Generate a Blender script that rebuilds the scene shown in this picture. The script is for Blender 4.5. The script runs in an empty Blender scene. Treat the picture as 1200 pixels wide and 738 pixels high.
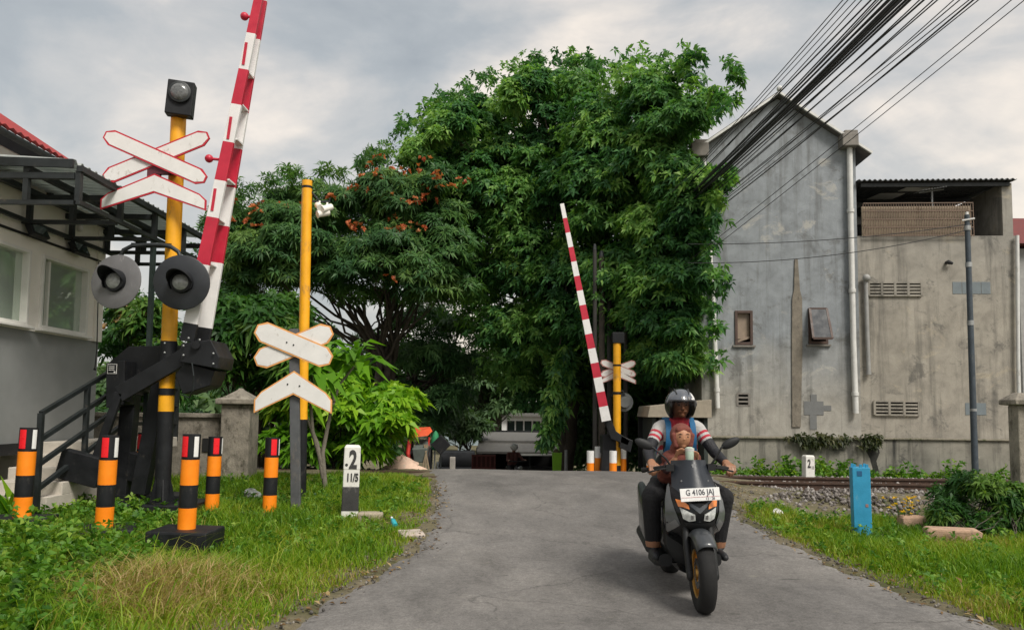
import bpy, bmesh, math, random
import numpy as np
from mathutils import Vector, Matrix
R = math.radians
V = Vector
random.seed(7)
rng = np.random.default_rng(11)
scene = bpy.context.scene
COL = scene.collection

# ------------------------------------------------------------------ camera
F, CX, CY = 880.0, 600.0, 419.0
CAM = V((0, 0, 1.45))
RM = Matrix.Rotation(R(94.0), 3, 'X') @ Matrix.Rotation(R(0.6), 3, 'Z')
cd = bpy.data.cameras.new('camera')
cam = bpy.data.objects.new('camera', cd)
COL.objects.link(cam)
cam.location = CAM
cam.rotation_euler = RM.to_euler()
cd.sensor_width = 36
cd.lens = 36 * F / 1200
cd.shift_y = (CY - 369) / 1200
cd.clip_end = 2000
scene.camera = cam

def ray(px, py): return RM @ V(((px - CX) / F, -(py - CY) / F, -1))
def P(px, py, d):
    r = ray(px, py); return CAM + r * (d / r.y)
def PZ(px, py, z):
    r = ray(px, py); return CAM + r * ((z - CAM.z) / r.z)
def lerp(a, b, t): return a + (b - a) * t
def S(a, b, t):
    u = min(1, max(0, (t - a) / (b - a))); return u * u * (3 - 2 * u)

# ------------------------------------------------------------------ ground heights
def vt(x, y): return y - 13.4 + .061 * x
def road_z(v): return .262 * S(-7.6, -.4, v) - 1.95 * S(.7, 16, v)
def side_z(x, v):
    z = .17 * S(-2.6, -1.0, v) - .22 * S(2.2, 3.4, v) - 1.6 * S(4, 17, v)
    if x < 0: z += .1 * S(-5.8, -3.6, v) * (1 - S(1, 3, v)) * S(0, 1, -x)
    return z
def edge_curve(pts):
    out = []
    for px, py in pts:
        z = 0
        for _ in range(30):
            p = PZ(px, py, z); z = lerp(z, road_z(vt(p.x, p.y)), .5)
        out.append((p.y, p.x))
    return out
EL = edge_curve([(312, 738), (388, 697), (434, 672), (478, 645), (497, 622), (505, 600), (507, 578), (505, 560)])
ER = edge_curve([(1195, 738), (1100, 706), (1000, 668), (920, 632), (872, 606), (864, 590), (860, 573)])
def ext(E, far):
    (y0, x0), (y1, x1) = E[0], E[1]
    s = (x1 - x0) / (y1 - y0)
    return [(-12, x0 + s * (2.2 - y0) * 1.0), (2.2, x0 + s * (2.2 - y0))] + E + far
EL = ext(EL, [(14.5, -1.6), (17, -2.0), (90, -2.6)])
ER = ext(ER, [(14.5, 3.9), (16, 3.3), (18.2, 2.45), (90, 2.4)])
ELy, ELx = np.array(EL).T; ERy, ERx = np.array(ER).T
def wob(y): return .05 * math.sin(y * 5.1) + .03 * math.sin(y * 13.7 + 1) + .02 * math.sin(y * 31)
def xl(y): return float(np.interp(y, ELy, ELx))
def xr(y): return float(np.interp(y, ERy, ERx))
def gz(x, y):
    v = vt(x, y)
    d = max(xl(y) - x, x - xr(y))
    if d <= 0: return road_z(v)
    return lerp(road_z(v), side_z(x, v), S(0, 1.1, d)) - .02 * S(0, .1, d)
def G(px, py, dz=0):
    "ground point seen at a pixel"
    z = 0
    for _ in range(40):
        p = PZ(px, py, z); z = lerp(z, gz(p.x, p.y) + dz, .5)
    return p

# ------------------------------------------------------------------ materials
MATS = {}
def nmat(name):
    m = bpy.data.materials.new(name); m.use_nodes = True
    nt = m.node_tree; b = nt.nodes['Principled BSDF']
    return m, nt, b
def ramp(nt, stops, interp='LINEAR'):
    n = nt.nodes.new('ShaderNodeValToRGB'); n.color_ramp.interpolation = interp
    e = n.color_ramp.elements
    while len(e) < len(stops): e.new(.5)
    for i, (p, c) in enumerate(stops):
        e[i].position = p
        e[i].color = (*c, 1) if isinstance(c, (tuple, list)) else (c, c, c, 1)
    return n
def noise(nt, vec, scale, detail=6, rough=.6, dist=0):
    n = nt.nodes.new('ShaderNodeTexNoise'); n.inputs['Scale'].default_value = scale
    n.inputs['Detail'].default_value = detail; n.inputs['Roughness'].default_value = rough
    n.inputs['Distortion'].default_value = dist
    nt.links.new(vec, n.inputs['Vector']); return n
def mapping(nt, scale=(1, 1, 1), loc=(0, 0, 0)):
    t = nt.nodes.new('ShaderNodeTexCoord'); m = nt.nodes.new('ShaderNodeMapping')
    m.inputs['Scale'].default_value = scale; m.inputs['Location'].default_value = loc
    nt.links.new(t.outputs['Object'], m.inputs['Vector']); return m.outputs['Vector']
def mixc(nt, fac, a, b, mode='MIX'):
    n = nt.nodes.new('ShaderNodeMix'); n.data_type = 'RGBA'; n.blend_type = mode
    for s, val in ((n.inputs['Factor'], fac), (n.inputs['A'], a), (n.inputs['B'], b)):
        if hasattr(val, 'links'): nt.links.new(val, s)
        elif isinstance(val, (tuple, list)): s.default_value = (*val[:3], 1)
        else: s.default_value = val
    return n.outputs['Result']
def mat(name, c, rough=.55, metal=0, var=.25, scale=6, bump=.0, bscale=60, wear=None, wearamt=.5, spec=.5, coat=0):
    """paint-like surface: base colour with mottling, an optional wear colour in patches, fine bump"""
    if name in MATS: return MATS[name]
    m, nt, b = nmat(name)
    vec = mapping(nt)
    n1 = noise(nt, vec, scale, 8, .65)
    lo = tuple(x * (1 - var) for x in c); hi = tuple(min(1, x * (1 + var)) for x in c)
    r1 = ramp(nt, [(.3, lo), (.7, hi)]); nt.links.new(n1.outputs['Fac'], r1.inputs['Fac'])
    col = r1.outputs['Color']
    if wear:
        n2 = noise(nt, mapping(nt, (1, 1, .55), (3.1, 1.7, 5.2)), scale * 1.7, 10, .72)
        r2 = ramp(nt, [(.66 - .3 * wearamt, 0.0), (.76 - .22 * wearamt, 1.0)])
        nt.links.new(n2.outputs['Fac'], r2.inputs['Fac'])
        col = mixc(nt, r2.outputs['Color'], col, wear)
    nt.links.new(col, b.inputs['Base Color'])
    rr = ramp(nt, [(.3, max(.03, rough - .12)), (.7, min(1, rough + .12))])
    nt.links.new(n1.outputs['Fac'], rr.inputs['Fac']); nt.links.new(rr.outputs['Color'], b.inputs['Roughness'])
    b.inputs['Metallic'].default_value = metal
    b.inputs['Specular IOR Level'].default_value = spec
    if coat: b.inputs['Coat Weight'].default_value = coat; b.inputs['Coat Roughness'].default_value = .08
    if bump:
        n3 = noise(nt, vec, bscale, 6, .7)
        bp = nt.nodes.new('ShaderNodeBump'); bp.inputs['Strength'].default_value = bump
        bp.inputs['Distance'].default_value = .02
        nt.links.new(n3.outputs['Fac'], bp.inputs['Height']); nt.links.new(bp.outputs['Normal'], b.inputs['Normal'])
    MATS[name] = m; return m
def leafmat(name, stops, trans=.35, rough=.5):
    if name in MATS: return MATS[name]
    m, nt, b = nmat(name)
    a = nt.nodes.new('ShaderNodeAttribute'); a.attribute_name = 'tint'
    r = ramp(nt, stops); nt.links.new(a.outputs['Fac'], r.inputs['Fac'])
    nt.links.new(r.outputs['Color'], b.inputs['Base Color'])
    b.inputs['Roughness'].default_value = rough; b.inputs['Specular IOR Level'].default_value = .3
    t = nt.nodes.new('ShaderNodeBsdfTranslucent')
    tc = mixc(nt, 1.0, r.outputs['Color'], (1.5, 1.6, .7), 'MULTIPLY'); nt.links.new(tc, t.inputs['Color'])
    mx = nt.nodes.new('ShaderNodeMixShader'); mx.inputs['Fac'].default_value = trans
    nt.links.new(b.outputs[0], mx.inputs[1]); nt.links.new(t.outputs[0], mx.inputs[2])
    nt.links.new(mx.outputs[0], nt.nodes['Material Output'].inputs['Surface'])
    MATS[name] = m; return m
def glassmat(name, c=(.02, .025, .025), rough=.05):
    if name in MATS: return MATS[name]
    m, nt, b = nmat(name)
    b.inputs['Base Color'].default_value = (*c, 1); b.inputs['Roughness'].default_value = rough
    b.inputs['Specular IOR Level'].default_value = .55
    n = noise(nt, mapping(nt), 3, 3); bp = nt.nodes.new('ShaderNodeBump'); bp.inputs['Strength'].default_value = .03
    nt.links.new(n.outputs['Fac'], bp.inputs['Height']); nt.links.new(bp.outputs['Normal'], b.inputs['Normal'])
    MATS[name] = m; return m

BLACK = mat('black_paint', (.011, .012, .014), .5, var=.3, wear=(.05, .046, .04), wearamt=.24, bump=.08, spec=.3)
STEEL = mat('dark_steel', (.015, .019, .02), .5, var=.3, wear=(.07, .06, .05), wearamt=.2)
YELLOW = mat('yellow_paint', (.86, .4, .01), .45, var=.16, scale=3, wear=(.42, .22, .05), wearamt=.3)
ORANGE = mat('orange_reflective', (1.0, .25, .006), .45, var=.14, wear=(.45, .17, .05), wearamt=.27)
REDREF = mat('red_reflector', (.75, .012, .02), .25, var=.15)
WHITEREF = mat('white_reflector', (.8, .8, .78), .3, var=.08)
SIGNWHITE = mat('sign_white', (.74, .73, .71), .38, var=.06, wear=(.45, .42, .37), wearamt=.24)
SIGNRED = mat('sign_red', (.5, .022, .04), .4, var=.12)
SIGNEDGE = mat('sign_orange_edge', (.75, .36, .12), .5, var=.15)
BOOMRED = mat('boom_red', (.5, .018, .045), .42, var=.12, wear=(.3, .06, .06), wearamt=.18)
BOOMWHITE = mat('boom_white', (.76, .75, .74), .42, var=.06, wear=(.52, .5, .46), wearamt=.2)
CONC = mat('concrete', (.3, .28, .25), .9, var=.3, bump=.4, bscale=40, wear=(.12, .12, .1), wearamt=.4)
GALV = mat('galvanised', (.32, .33, .33), .5, .4, var=.25, wear=(.2, .19, .17), wearamt=.3)
DARK = mat('dark_void', (.012, .012, .012), .9, var=.3)  # near-black stands in for the shade inside openings and rooms
LENS = mat('grey_lens', (.32, .33, .33), .12, var=.3, scale=30, coat=.5)

# ------------------------------------------------------------------ mesh builder
ORG = {}
class MB:
    def __init__(s): s.v = []; s.f = []; s.m = []; s.st = []
    def loft(s, rings, mat=0, cap=True, closed=True):
        n = len(rings[0]); b = len(s.v); s.st.append((b, len(s.f)))
        for r in rings: s.v += [V(p) for p in r]
        for i in range(len(rings) - 1):
            mi = mat[i] if isinstance(mat, (list, tuple)) else mat
            for j in range(n if closed else n - 1):
                k = (j + 1) % n
                s.f.append((b + i * n + j, b + i * n + k, b + (i + 1) * n + k, b + (i + 1) * n + j)); s.m.append(mi)
        if cap:
            m0 = mat[0] if isinstance(mat, (list, tuple)) else mat
            m1 = mat[-1] if isinstance(mat, (list, tuple)) else mat
            s.f.append(tuple(b + j for j in reversed(range(n)))); s.m.append(m0)
            e = b + (len(rings) - 1) * n
            s.f.append(tuple(e + j for j in range(n))); s.m.append(m1)
        return s
    def box(s, c, size, rot=None, mat=0):
        c = V(c); h = V(size) * .5
        def q(x, y, z):
            p = V((x * h.x, y * h.y, z * h.z)); return c + (rot @ p if rot else p)
        return s.loft([[q(-1, -1, z), q(1, -1, z), q(1, 1, z), q(-1, 1, z)] for z in (-1, 1)], mat)
    def bar(s, p, q, w, t, mat=0, side=None, w2=None):
        p, q = V(p), V(q); d = (q - p).normalized()
        sd = V(side) if side else (d.cross(V((0, 1, 0))) if abs(d.y) < .9 else V((1, 0, 0)))
        sd = (sd - d * sd.dot(d)).normalized(); n = d.cross(sd)
        rg = []
        for c, ww in ((p, w), (q, w2 or w)):
            a, b = sd * ww / 2, n * t / 2
            rg.append([c - a - b, c + a - b, c + a + b, c - a + b])
        return s.loft(rg, mat)
    def tube(s, pts, rad, n=8, mat=0, cap=True):
        pts = [V(p) for p in pts]
        if not isinstance(rad, (list, tuple)): rad = [rad] * len(pts)
        rg = []; up = None
        for i, p in enumerate(pts):
            d = (pts[min(i + 1, len(pts) - 1)] - pts[max(i - 1, 0)]).normalized()
            if up is None: up = V((0, 0, 1)) if abs(d.z) < .9 else V((1, 0, 0))
            a = (up - d * up.dot(d)).normalized(); up = a; b = d.cross(a)
            rg.append([p + (a * math.cos(t) + b * math.sin(t)) * rad[i] for t in [2 * math.pi * k / n for k in range(n)]])
        return s.loft(rg, mat, cap)
    def cyl(s, p, q, r, n=16, mat=0, r2=None): return s.tube([p, q], [r, r if r2 is None else r2], n, mat)
    def lathe(s, prof, o, axis, n=20, mat=0, cap=True):
        o = V(o); ax = V(axis).normalized()
        a = (V((0, 0, 1)) if abs(ax.z) < .9 else V((1, 0, 0))); a = (a - ax * a.dot(ax)).normalized(); b = ax.cross(a)
        rg = [[o + ax * h + (a * math.cos(t) + b * math.sin(t)) * max(r, 1e-4) for t in [2 * math.pi * k / n for k in range(n)]] for r, h in prof]
        return s.loft(rg, mat, cap)
    def sphere(s, c, r, n=16, m=10, mat=0, rot=None):
        c = V(c); r = V(r) if hasattr(r, '__len__') else V((r, r, r))
        rg = []
        for i in range(m + 1):
            a = -math.pi / 2 + math.pi * i / m; ca = max(math.cos(a), .001); sa = math.sin(a)
            ring = []
            for k in range(n):
                p = V((r.x * ca * math.cos(2 * math.pi * k / n), r.y * ca * math.sin(2 * math.pi * k / n), r.z * sa))
                ring.append(c + (rot @ p if rot else p))
            rg.append(ring)
        return s.loft(rg, mat)
    def prism(s, poly, o, ux, uy, depth, mat=0, mside=None):
        "polygon in the ux, uy plane at o, extruded by depth along ux x uy"
        o, ux, uy = V(o), V(ux).normalized(), V(uy).normalized(); n = ux.cross(uy)
        b = len(s.v); k = len(poly)
        for h in (0, depth): s.v += [o + ux * x + uy * y + n * h for x, y in poly]
        for j in range(k):
            s.f.append((b + j, b + (j + 1) % k, b + k + (j + 1) % k, b + k + j)); s.m.append(mat if mside is None else mside)
        s.f.append(tuple(b + j for j in reversed(range(k)))); s.m.append(mat)
        s.f.append(tuple(b + k + j for j in range(k))); s.m.append(mat)
        return s
    def quad(s, a, b, c, d, mat=0):
        i = len(s.v); s.v += [V(a), V(b), V(c), V(d)]; s.f.append((i, i + 1, i + 2, i + 3)); s.m.append(mat); return s
    def add(s, verts, faces, mat=0):
        b = len(s.v); s.v += [V(p) for p in verts]
        for f in faces: s.f.append(tuple(b + i for i in f)); s.m.append(mat)
        return s
    def build_each(s, name, mats, parent=None, smooth=None, bevel=0):
        "every loft of the builder becomes an object of its own"
        st = s.st + [(len(s.v), len(s.f))]
        for (v0, f0), (v1, f1) in zip(st, st[1:]):
            q = MB(); q.v = s.v[v0:v1]; q.f = [tuple(i - v0 for i in f) for f in s.f[f0:f1]]; q.m = s.m[f0:f1]; q.build(name, mats, parent, smooth, bevel)
    def build(s, name, mats, parent=None, smooth=None, bevel=0, at=None):
        o0 = ORG.get(parent.name, V((0, 0, 0))) if parent else (V(at) if at else V((0, 0, 0)))
        me = bpy.data.meshes.new(name)
        me.from_pydata([tuple(p - o0) for p in s.v], [], s.f)
        mats = mats if isinstance(mats, (list, tuple)) else [mats]
        for m in mats: me.materials.append(m)
        me.polygons.foreach_set('material_index', s.m)
        bm = bmesh.new(); bm.from_mesh(me); bmesh.ops.recalc_face_normals(bm, faces=bm.faces); bm.to_mesh(me); bm.free()
        if smooth:
            me.polygons.foreach_set('use_smooth', [True] * len(me.polygons)); me.set_sharp_from_angle(angle=R(smooth))
        ob = bpy.data.objects.new(name, me); COL.objects.link(ob)
        if parent: ob.parent = parent
        else: ob.location = o0
        ORG[ob.name] = o0
        if bevel:
            bv = ob.modifiers.new('bevel', 'BEVEL'); bv.width = bevel; bv.segments = 2; bv.limit_method = 'ANGLE'; bv.angle_limit = R(40)
        return ob

def tag(o, label, cat, group=None, kind=None):
    if label: o['label'] = label
    if cat: o['category'] = cat
    if group: o['group'] = group
    if kind: o['kind'] = kind
    return o
def thing(name, label, cat, at=(0, 0, 0), group=None):
    o = bpy.data.objects.new(name, None); COL.objects.link(o); o.empty_display_size = .1
    o.location = at; ORG[o.name] = V(at); return tag(o, label, cat, group)
def local(root): ORG[root.name] = V((0, 0, 0))
def kids(o): return [c for c in bpy.data.objects if c.parent == o]
def dup(root, loc, rz=None, label=None):
    def rec(o, par):
        c = o.copy(); COL.objects.link(c); c.parent = par
        for k in KID.get(o.name, []): rec(k, c)
        return c
    KID = {}
    for o in bpy.data.objects:
        if o.parent: KID.setdefault(o.parent.name, []).append(o)
    r = rec(root, None); r.location = loc
    if rz is not None: r.rotation_euler = (0, 0, rz)
    if label: r['label'] = label
    return r
def structure(o): o['kind'] = 'structure'; return o

def text(mb, s, size, o, ux, uy, depth=.003, mat=0, sx=1.0, bold=0.0, align='CENTER'):
    cu = bpy.data.curves.new('txt', 'FONT'); cu.body = s; cu.size = size; cu.align_x = align; cu.align_y = 'CENTER'
    cu.extrude = depth / 2; cu.offset = bold; cu.resolution_u = 4
    ob = bpy.data.objects.new('txt', cu); COL.objects.link(ob)
    dg = bpy.context.evaluated_depsgraph_get(); me = ob.evaluated_get(dg).to_mesh()
    ux, uy = V(ux).normalized(), V(uy).normalized(); n = ux.cross(uy); o = V(o)
    mb.add([o + ux * v.co.x * sx + uy * v.co.y + n * v.co.z for v in me.vertices], [tuple(p.vertices) for p in me.polygons], mat)
    ob.evaluated_get(dg).to_mesh_clear(); bpy.data.objects.remove(ob); bpy.data.curves.remove(cu)

def fast(name, verts, faces_n, idx, tint, mats, matidx=None, parent=None):
    "big mesh straight from arrays; faces_n = corners per face"
    me = bpy.data.meshes.new(name); nv = len(verts)
    me.vertices.add(nv); me.vertices.foreach_set('co', np.ascontiguousarray(verts, dtype=np.float32).ravel())
    me.loops.add(len(idx)); me.loops.foreach_set('vertex_index', np.ascontiguousarray(idx, dtype=np.int32))
    me.polygons.add(len(faces_n)); st = np.concatenate([[0], np.cumsum(faces_n)[:-1]]).astype(np.int32)
    me.polygons.foreach_set('loop_start', st)
    me.update(calc_edges=True)
    a = me.attributes.new('tint', 'FLOAT', 'FACE'); a.data.foreach_set('value', np.asarray(tint, dtype=np.float32))
    for m in (mats if isinstance(mats, (list, tuple)) else [mats]): me.materials.append(m)
    if matidx is not None: me.polygons.foreach_set('material_index', np.asarray(matidx, dtype=np.int32))
    me.validate()
    ob = bpy.data.objects.new(name, me); COL.objects.link(ob)
    if parent: ob.parent = parent
    return ob

# ------------------------------------------------------------------ foliage generators
def unit(a): return a / np.maximum(np.linalg.norm(a, axis=-1, keepdims=True), 1e-6)
def leaf_arrays(base, dirs, up, L, W, fold=.25, droop=.3):
    """one folded diamond leaf per row: base point, direction, up vector, length, width"""
    d = unit(dirs); s = unit(np.cross(d, up)); n = np.cross(s, d)
    L = L[:, None]; W = W[:, None]
    mid = base + d * L * .45
    tip = base + d * L - np.array([0, 0, 1.0]) * L * droop
    l = mid + s * W * .5 + n * W * fold; r = mid - s * W * .5 + n * W * fold
    v = np.stack([base, l, tip, r], 1)
    return v.reshape(-1, 3)
def tufts(cent, axis, k, L, W, spread=(.1, 1.2), droop=.3, jl=.35, tint=None, r=rng):
    """rosettes of k leaves round each centre; returns verts and tints"""
    n = len(cent)
    ax = unit(axis); ref = np.where(np.abs(ax[:, 2:3]) < .9, np.array([[0, 0, 1.0]]), np.array([[1.0, 0, 0]]))
    a = unit(np.cross(ax, ref)); b = np.cross(ax, a)
    ph = (np.arange(k)[None] * 2 * np.pi / k) + r.uniform(0, 6.28, (n, 1)) + r.normal(0, .25, (n, k))
    el = r.uniform(spread[0], spread[1], (n, k))
    d = (np.cos(ph) * np.sin(el))[..., None] * a[:, None] + (np.sin(ph) * np.sin(el))[..., None] * b[:, None] + np.cos(el)[..., None] * ax[:, None]
    LL = L * (1 + r.uniform(-jl, jl, (n, k))); WW = W * (1 + r.uniform(-jl, jl, (n, k)))
    if tint is None: tint = r.uniform(.1, .9, n)
    tt = np.clip(np.repeat(tint, k) + r.normal(0, .12, n * k), 0, 1)
    base = np.repeat(cent, k, 0) + d.reshape(-1, 3) * L * .08
    up = np.repeat(ax, k, 0) + r.normal(0, .15, (n * k, 3))
    return leaf_arrays(base, d.reshape(-1, 3), up, LL.ravel(), WW.ravel(), droop=droop), tt
def leafmesh(name, parts, mats, parent=None, o=None):
    v = np.concatenate([p[0] for p in parts]); t = np.concatenate([p[1] for p in parts])
    mi = np.concatenate([np.full(len(p[1]), p[2] if len(p) > 2 else 0) for p in parts])
    if o is not None: v = v - np.array(o)
    nf = len(v) // 4
    return fast(name, v, np.full(nf, 4), np.arange(nf * 4), t, mats, mi, parent)
def inpoly(x, y, poly):
    c = np.zeros(len(x), bool); n = len(poly)
    for i in range(n):
        (x1, y1), (x2, y2) = poly[i], poly[(i + 1) % n]
        if y1 == y2: continue
        c ^= ((y1 > y) != (y2 > y)) & (x < (x2 - x1) * (y - y1) / (y2 - y1) + x1)
    return c
def pdist(x, y, poly):
    d = np.full(len(x), 1e9); n = len(poly)
    for i in range(n):
        a = np.array(poly[i], float); b = np.array(poly[(i + 1) % n], float); ab = b - a
        t = np.clip(((x - a[0]) * ab[0] + (y - a[1]) * ab[1]) / (ab @ ab), 0, 1)
        d = np.minimum(d, np.hypot(x - a[0] - t * ab[0], y - a[1] - t * ab[1]))
    return d
RMn = np.array(RM)
def Pn(px, py, d):
    r = np.stack([(px - CX) / F, -(py - CY) / F, -np.ones_like(px)], 1) @ RMn.T
    return np.array(CAM) + r * (d / r[:, 1])[:, None]
def lobes(poly, d0, n, rpx, depth, rr=rng, dfun=None):
    """foliage pads filling a crown: centres spread through the crown's volume, deeper in its middle"""
    poly = [(float(a), float(b)) for a, b in poly]
    xs = [p[0] for p in poly]; ys = [p[1] for p in poly]
    X, Y = [], []
    x = rr.uniform(min(xs), max(xs), n * 12); y = rr.uniform(min(ys), max(ys), n * 12)
    ok = inpoly(x, y, poly); x, y = x[ok], y[ok]
    dd = pdist(x, y, poly); k = dd > rpx * .55; x, y, dd = x[k][:n], y[k][:n], dd[k][:n]
    th = np.minimum(1, dd / (dd.max() * .8 + 1e-6)); th = np.sqrt(1 - (1 - th) ** 2) * depth
    if dfun is not None:
        d0, dk = dfun(x); th = th * dk
    dep = d0 + rr.uniform(-1, 1, len(x)) * th
    dep = np.where(rr.random(len(x)) < .45, d0 - th * rr.uniform(.75, 1, len(x)), dep)
    c = Pn(x, y, dep); r = rpx / F * dep * rr.uniform(.65, 1.25, len(x))
    return c, r, dep
def pad_tufts(c, r, per, flat=.6, low=-.35, rr=rng):
    """points and outward axes on the upper shells of the pads"""
    n = len(c); u = unit(rr.normal(0, 1, (n, per, 3)))
    u[..., 2] = np.where(u[..., 2] < low, -u[..., 2], u[..., 2])
    sc = r[:, None, None] * (rr.uniform(.5, 1.0, (n, per, 1)) + np.minimum(.8, rr.exponential(.13, (n, per, 1))))
    p = c[:, None] + u * sc * np.array([1, 1, flat])
    ax = u * np.array([1, 1, .6]) + np.array([0, 0, .55])
    t = np.repeat(rr.uniform(.15, .85, n), per)  # pad-to-pad tone: leaf variety plus imitated lit and shaded clumps
    return p.reshape(-1, 3), ax.reshape(-1, 3), t
def limb(mb, a, b, r0, r1, seg=6, wig=.12, n=7, sag=0):
    a, b = V(a), V(b); L = (b - a).length; pts = []
    for i in range(seg + 1):
        t = i / seg; p = a.lerp(b, t)
        if 0 < i < seg: p += V((random.uniform(-1, 1), random.uniform(-1, 1), random.uniform(-1, 1))) * wig * L * .35
        p.z += sag * L * math.sin(math.pi * t)
        pts.append(p)
    mb.tube(pts, [lerp(r0, r1, i / seg) for i in range(seg + 1)], n); return pts
def edge_sprays(path, d, n, rp, out=(3, 15)):
    "small sprays standing out along a crown's upper edge"
    c, r = [], []
    for _ in range(n):
        t = random.uniform(0, len(path) - 1.001); i = int(t); (x0, y0), (x1, y1) = path[i], path[i + 1]; f = t - i; x, y = lerp(x0, x1, f), lerp(y0, y1, f); nx, ny = (y1 - y0), -(x1 - x0); L = math.hypot(nx, ny); o = random.uniform(*out)
        dd = (d(x) if callable(d) else d) + random.uniform(-.8, .8); c.append(P(x + nx / L * o, y + ny / L * o, dd)[:]); r.append(random.uniform(.6, 1.2) * rp * dd / F)
    return ('pts', np.array(c), np.array(r))
BARK = mat('bark', (.075, .062, .05), .9, var=.4, scale=9, bump=.6, bscale=25)
def tree(name, label, poly, d0, n, rpx, depth, per, k, L, W, lm, base, forks, trunk_r, group=None, spread=(.5, 1.5), droop=.35, flowers=None, cat='tree', flat=.6, low=-.35, top=None, dfun=None, extra=None):
    """a thing: trunk (with limbs reaching into the pads) and crown"""
    base = V(base); root = thing(name, label, cat, base, group)
    c, r, dep = lobes(poly, d0, n, rpx, depth, dfun=dfun)
    if extra:
        for e in [e for e in extra if e[0] != 'pts']: c2, r2 = lobes(*e)[:2]; c = np.concatenate([c, c2]); r = np.concatenate([r, r2])
    p, ax, t = pad_tufts(c, r, per, flat, low)
    parts = [(*tufts(p, ax, k, L, W, spread, droop, tint=t), 0)]
    for e in (extra or []):
        if e[0] == 'pts':
            q = np.repeat(e[1], 9, 0); rr_ = np.repeat(e[2], 9)[:, None]; ax2 = unit(rng.normal(0, .6, (len(q), 3)) + np.array([0, 0, .6])); q = q + rng.normal(0, .75, (len(q), 3)) * rr_
            parts.append((*tufts(q, ax2, k, L, W, spread, droop, tint=np.repeat(rng.uniform(.1, .8, len(e[1])), 9)), 0))
    if flowers:
        fp, fn, fm = flowers
        q, qx, qt = pad_tufts(fp, np.full(len(fp), .16), fn, .7, -.1)
        parts.append((*tufts(q, qx, 5, .09, .075, (.3, 1.4), .1), 1))
        lm = [lm, fm]
    leafmesh('crown', parts, lm, root, base)
    mb = MB()
    cen = V(c.mean(0)); fk = V(top) if top else base.lerp(cen, .45)
    for f in range(forks):
        off = V((random.uniform(-.2, .2), random.uniform(-.2, .2), 0)) * (forks > 1)
        e = fk + V((random.uniform(-.5, .5), random.uniform(-.4, .4), random.uniform(-.4, .3))) * (1 if forks > 1 else .1)
        pts = limb(mb, base + off - V((0, 0, .2)), e, trunk_r, trunk_r * .6, 6, .05, 9)
        idx = list(range(len(c))); random.shuffle(idx)
        for i in idx[:max(8, 40 // forks)]:
            st = pts[random.choice([-1, -1, -2])]
            m = V(c[i]) + V((0, 0, -r[i] * .3))
            q = limb(mb, st, m, trunk_r * .33, trunk_r * .07, 6, .13, 6, .04)
            for _ in range(2):
                limb(mb, q[random.choice([3, 4])], m + V((random.uniform(-1, 1), random.uniform(-1, 1), random.uniform(-.3, .8))) * r[i], trunk_r * .12, trunk_r * .03, 3, .1, 5)
    mb.build('trunk', BARK, root, 60)
    return root
# ------------------------------------------------------------------ sky and light
w = bpy.data.worlds.new('World'); scene.world = w; w.use_nodes = True
nt = w.node_tree; nt.nodes.clear()
out = nt.nodes.new('ShaderNodeOutputWorld')
SUN_EL, SUN_AZ = 50, 145   # azimuth clockwise from +Y: behind the camera, to the right
sky = nt.nodes.new('ShaderNodeTexSky'); sky.sky_type = 'NISHITA'; sky.sun_disc = False
sky.sun_elevation = R(SUN_EL); sky.sun_rotation = R(SUN_AZ); sky.air_density = 1.5; sky.dust_density = 4
bg1 = nt.nodes.new('ShaderNodeBackground'); bg1.inputs['Strength'].default_value = .09
nt.links.new(sky.outputs[0], bg1.inputs['Color'])
tc = nt.nodes.new('ShaderNodeTexCoord'); mp = nt.nodes.new('ShaderNodeMapping')
mp.inputs['Scale'].default_value = (1.0, 1.0, 1.9); mp.inputs['Location'].default_value = (3.1, 0.4, 1.3)
nt.links.new(tc.outputs['Generated'], mp.inputs['Vector'])
n1 = noise(nt, mp.outputs['Vector'], 2.3, 9, .52, .5)
n2 = noise(nt, mp.outputs['Vector'], 6.5, 8, .55, .3)
mm = nt.nodes.new('ShaderNodeMath'); mm.operation = 'MULTIPLY_ADD'; mm.inputs[1].default_value = .28
nt.links.new(n2.outputs['Fac'], mm.inputs[0])
m3 = nt.nodes.new('ShaderNodeMath'); m3.operation = 'MULTIPLY'; m3.inputs[1].default_value = .78
nt.links.new(n1.outputs['Fac'], m3.inputs[0]); nt.links.new(m3.outputs[0], mm.inputs[2])
cr = ramp(nt, [(.35, (.185, .2, .212)), (.46, (.25, .262, .268)), (.54, (.34, .332, .32)), (.64, (.53, .475, .415))])
nt.links.new(mm.outputs[0], cr.inputs['Fac'])
bg2 = nt.nodes.new('ShaderNodeBackground'); bg2.inputs['Strength'].default_value = 1.0
nt.links.new(cr.outputs['Color'], bg2.inputs['Color'])
mx = nt.nodes.new('ShaderNodeMixShader'); mx.inputs['Fac'].default_value = .86
nt.links.new(bg1.outputs[0], mx.inputs[1]); nt.links.new(bg2.outputs[0], mx.inputs[2])
nt.links.new(mx.outputs[0], out.inputs['Surface'])
sl = bpy.data.lights.new('sun', 'SUN'); sl.energy = 1.85; sl.angle = R(20); sl.color = (1, .95, .87)
so = bpy.data.objects.new('sun', sl); COL.objects.link(so)
az, el = R(SUN_AZ), R(SUN_EL)
sd = V((math.sin(az) * math.cos(el), math.cos(az) * math.cos(el), math.sin(el)))
so.rotation_euler = sd.to_track_quat('Z', 'Y').to_euler(); so.location = sd * 30
scene.view_settings.view_transform = 'Standard'; scene.view_settings.look = 'None'
scene.view_settings.exposure = 0.95; scene.view_settings.gamma = 1
scene.view_settings.use_curve_mapping = False

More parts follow.
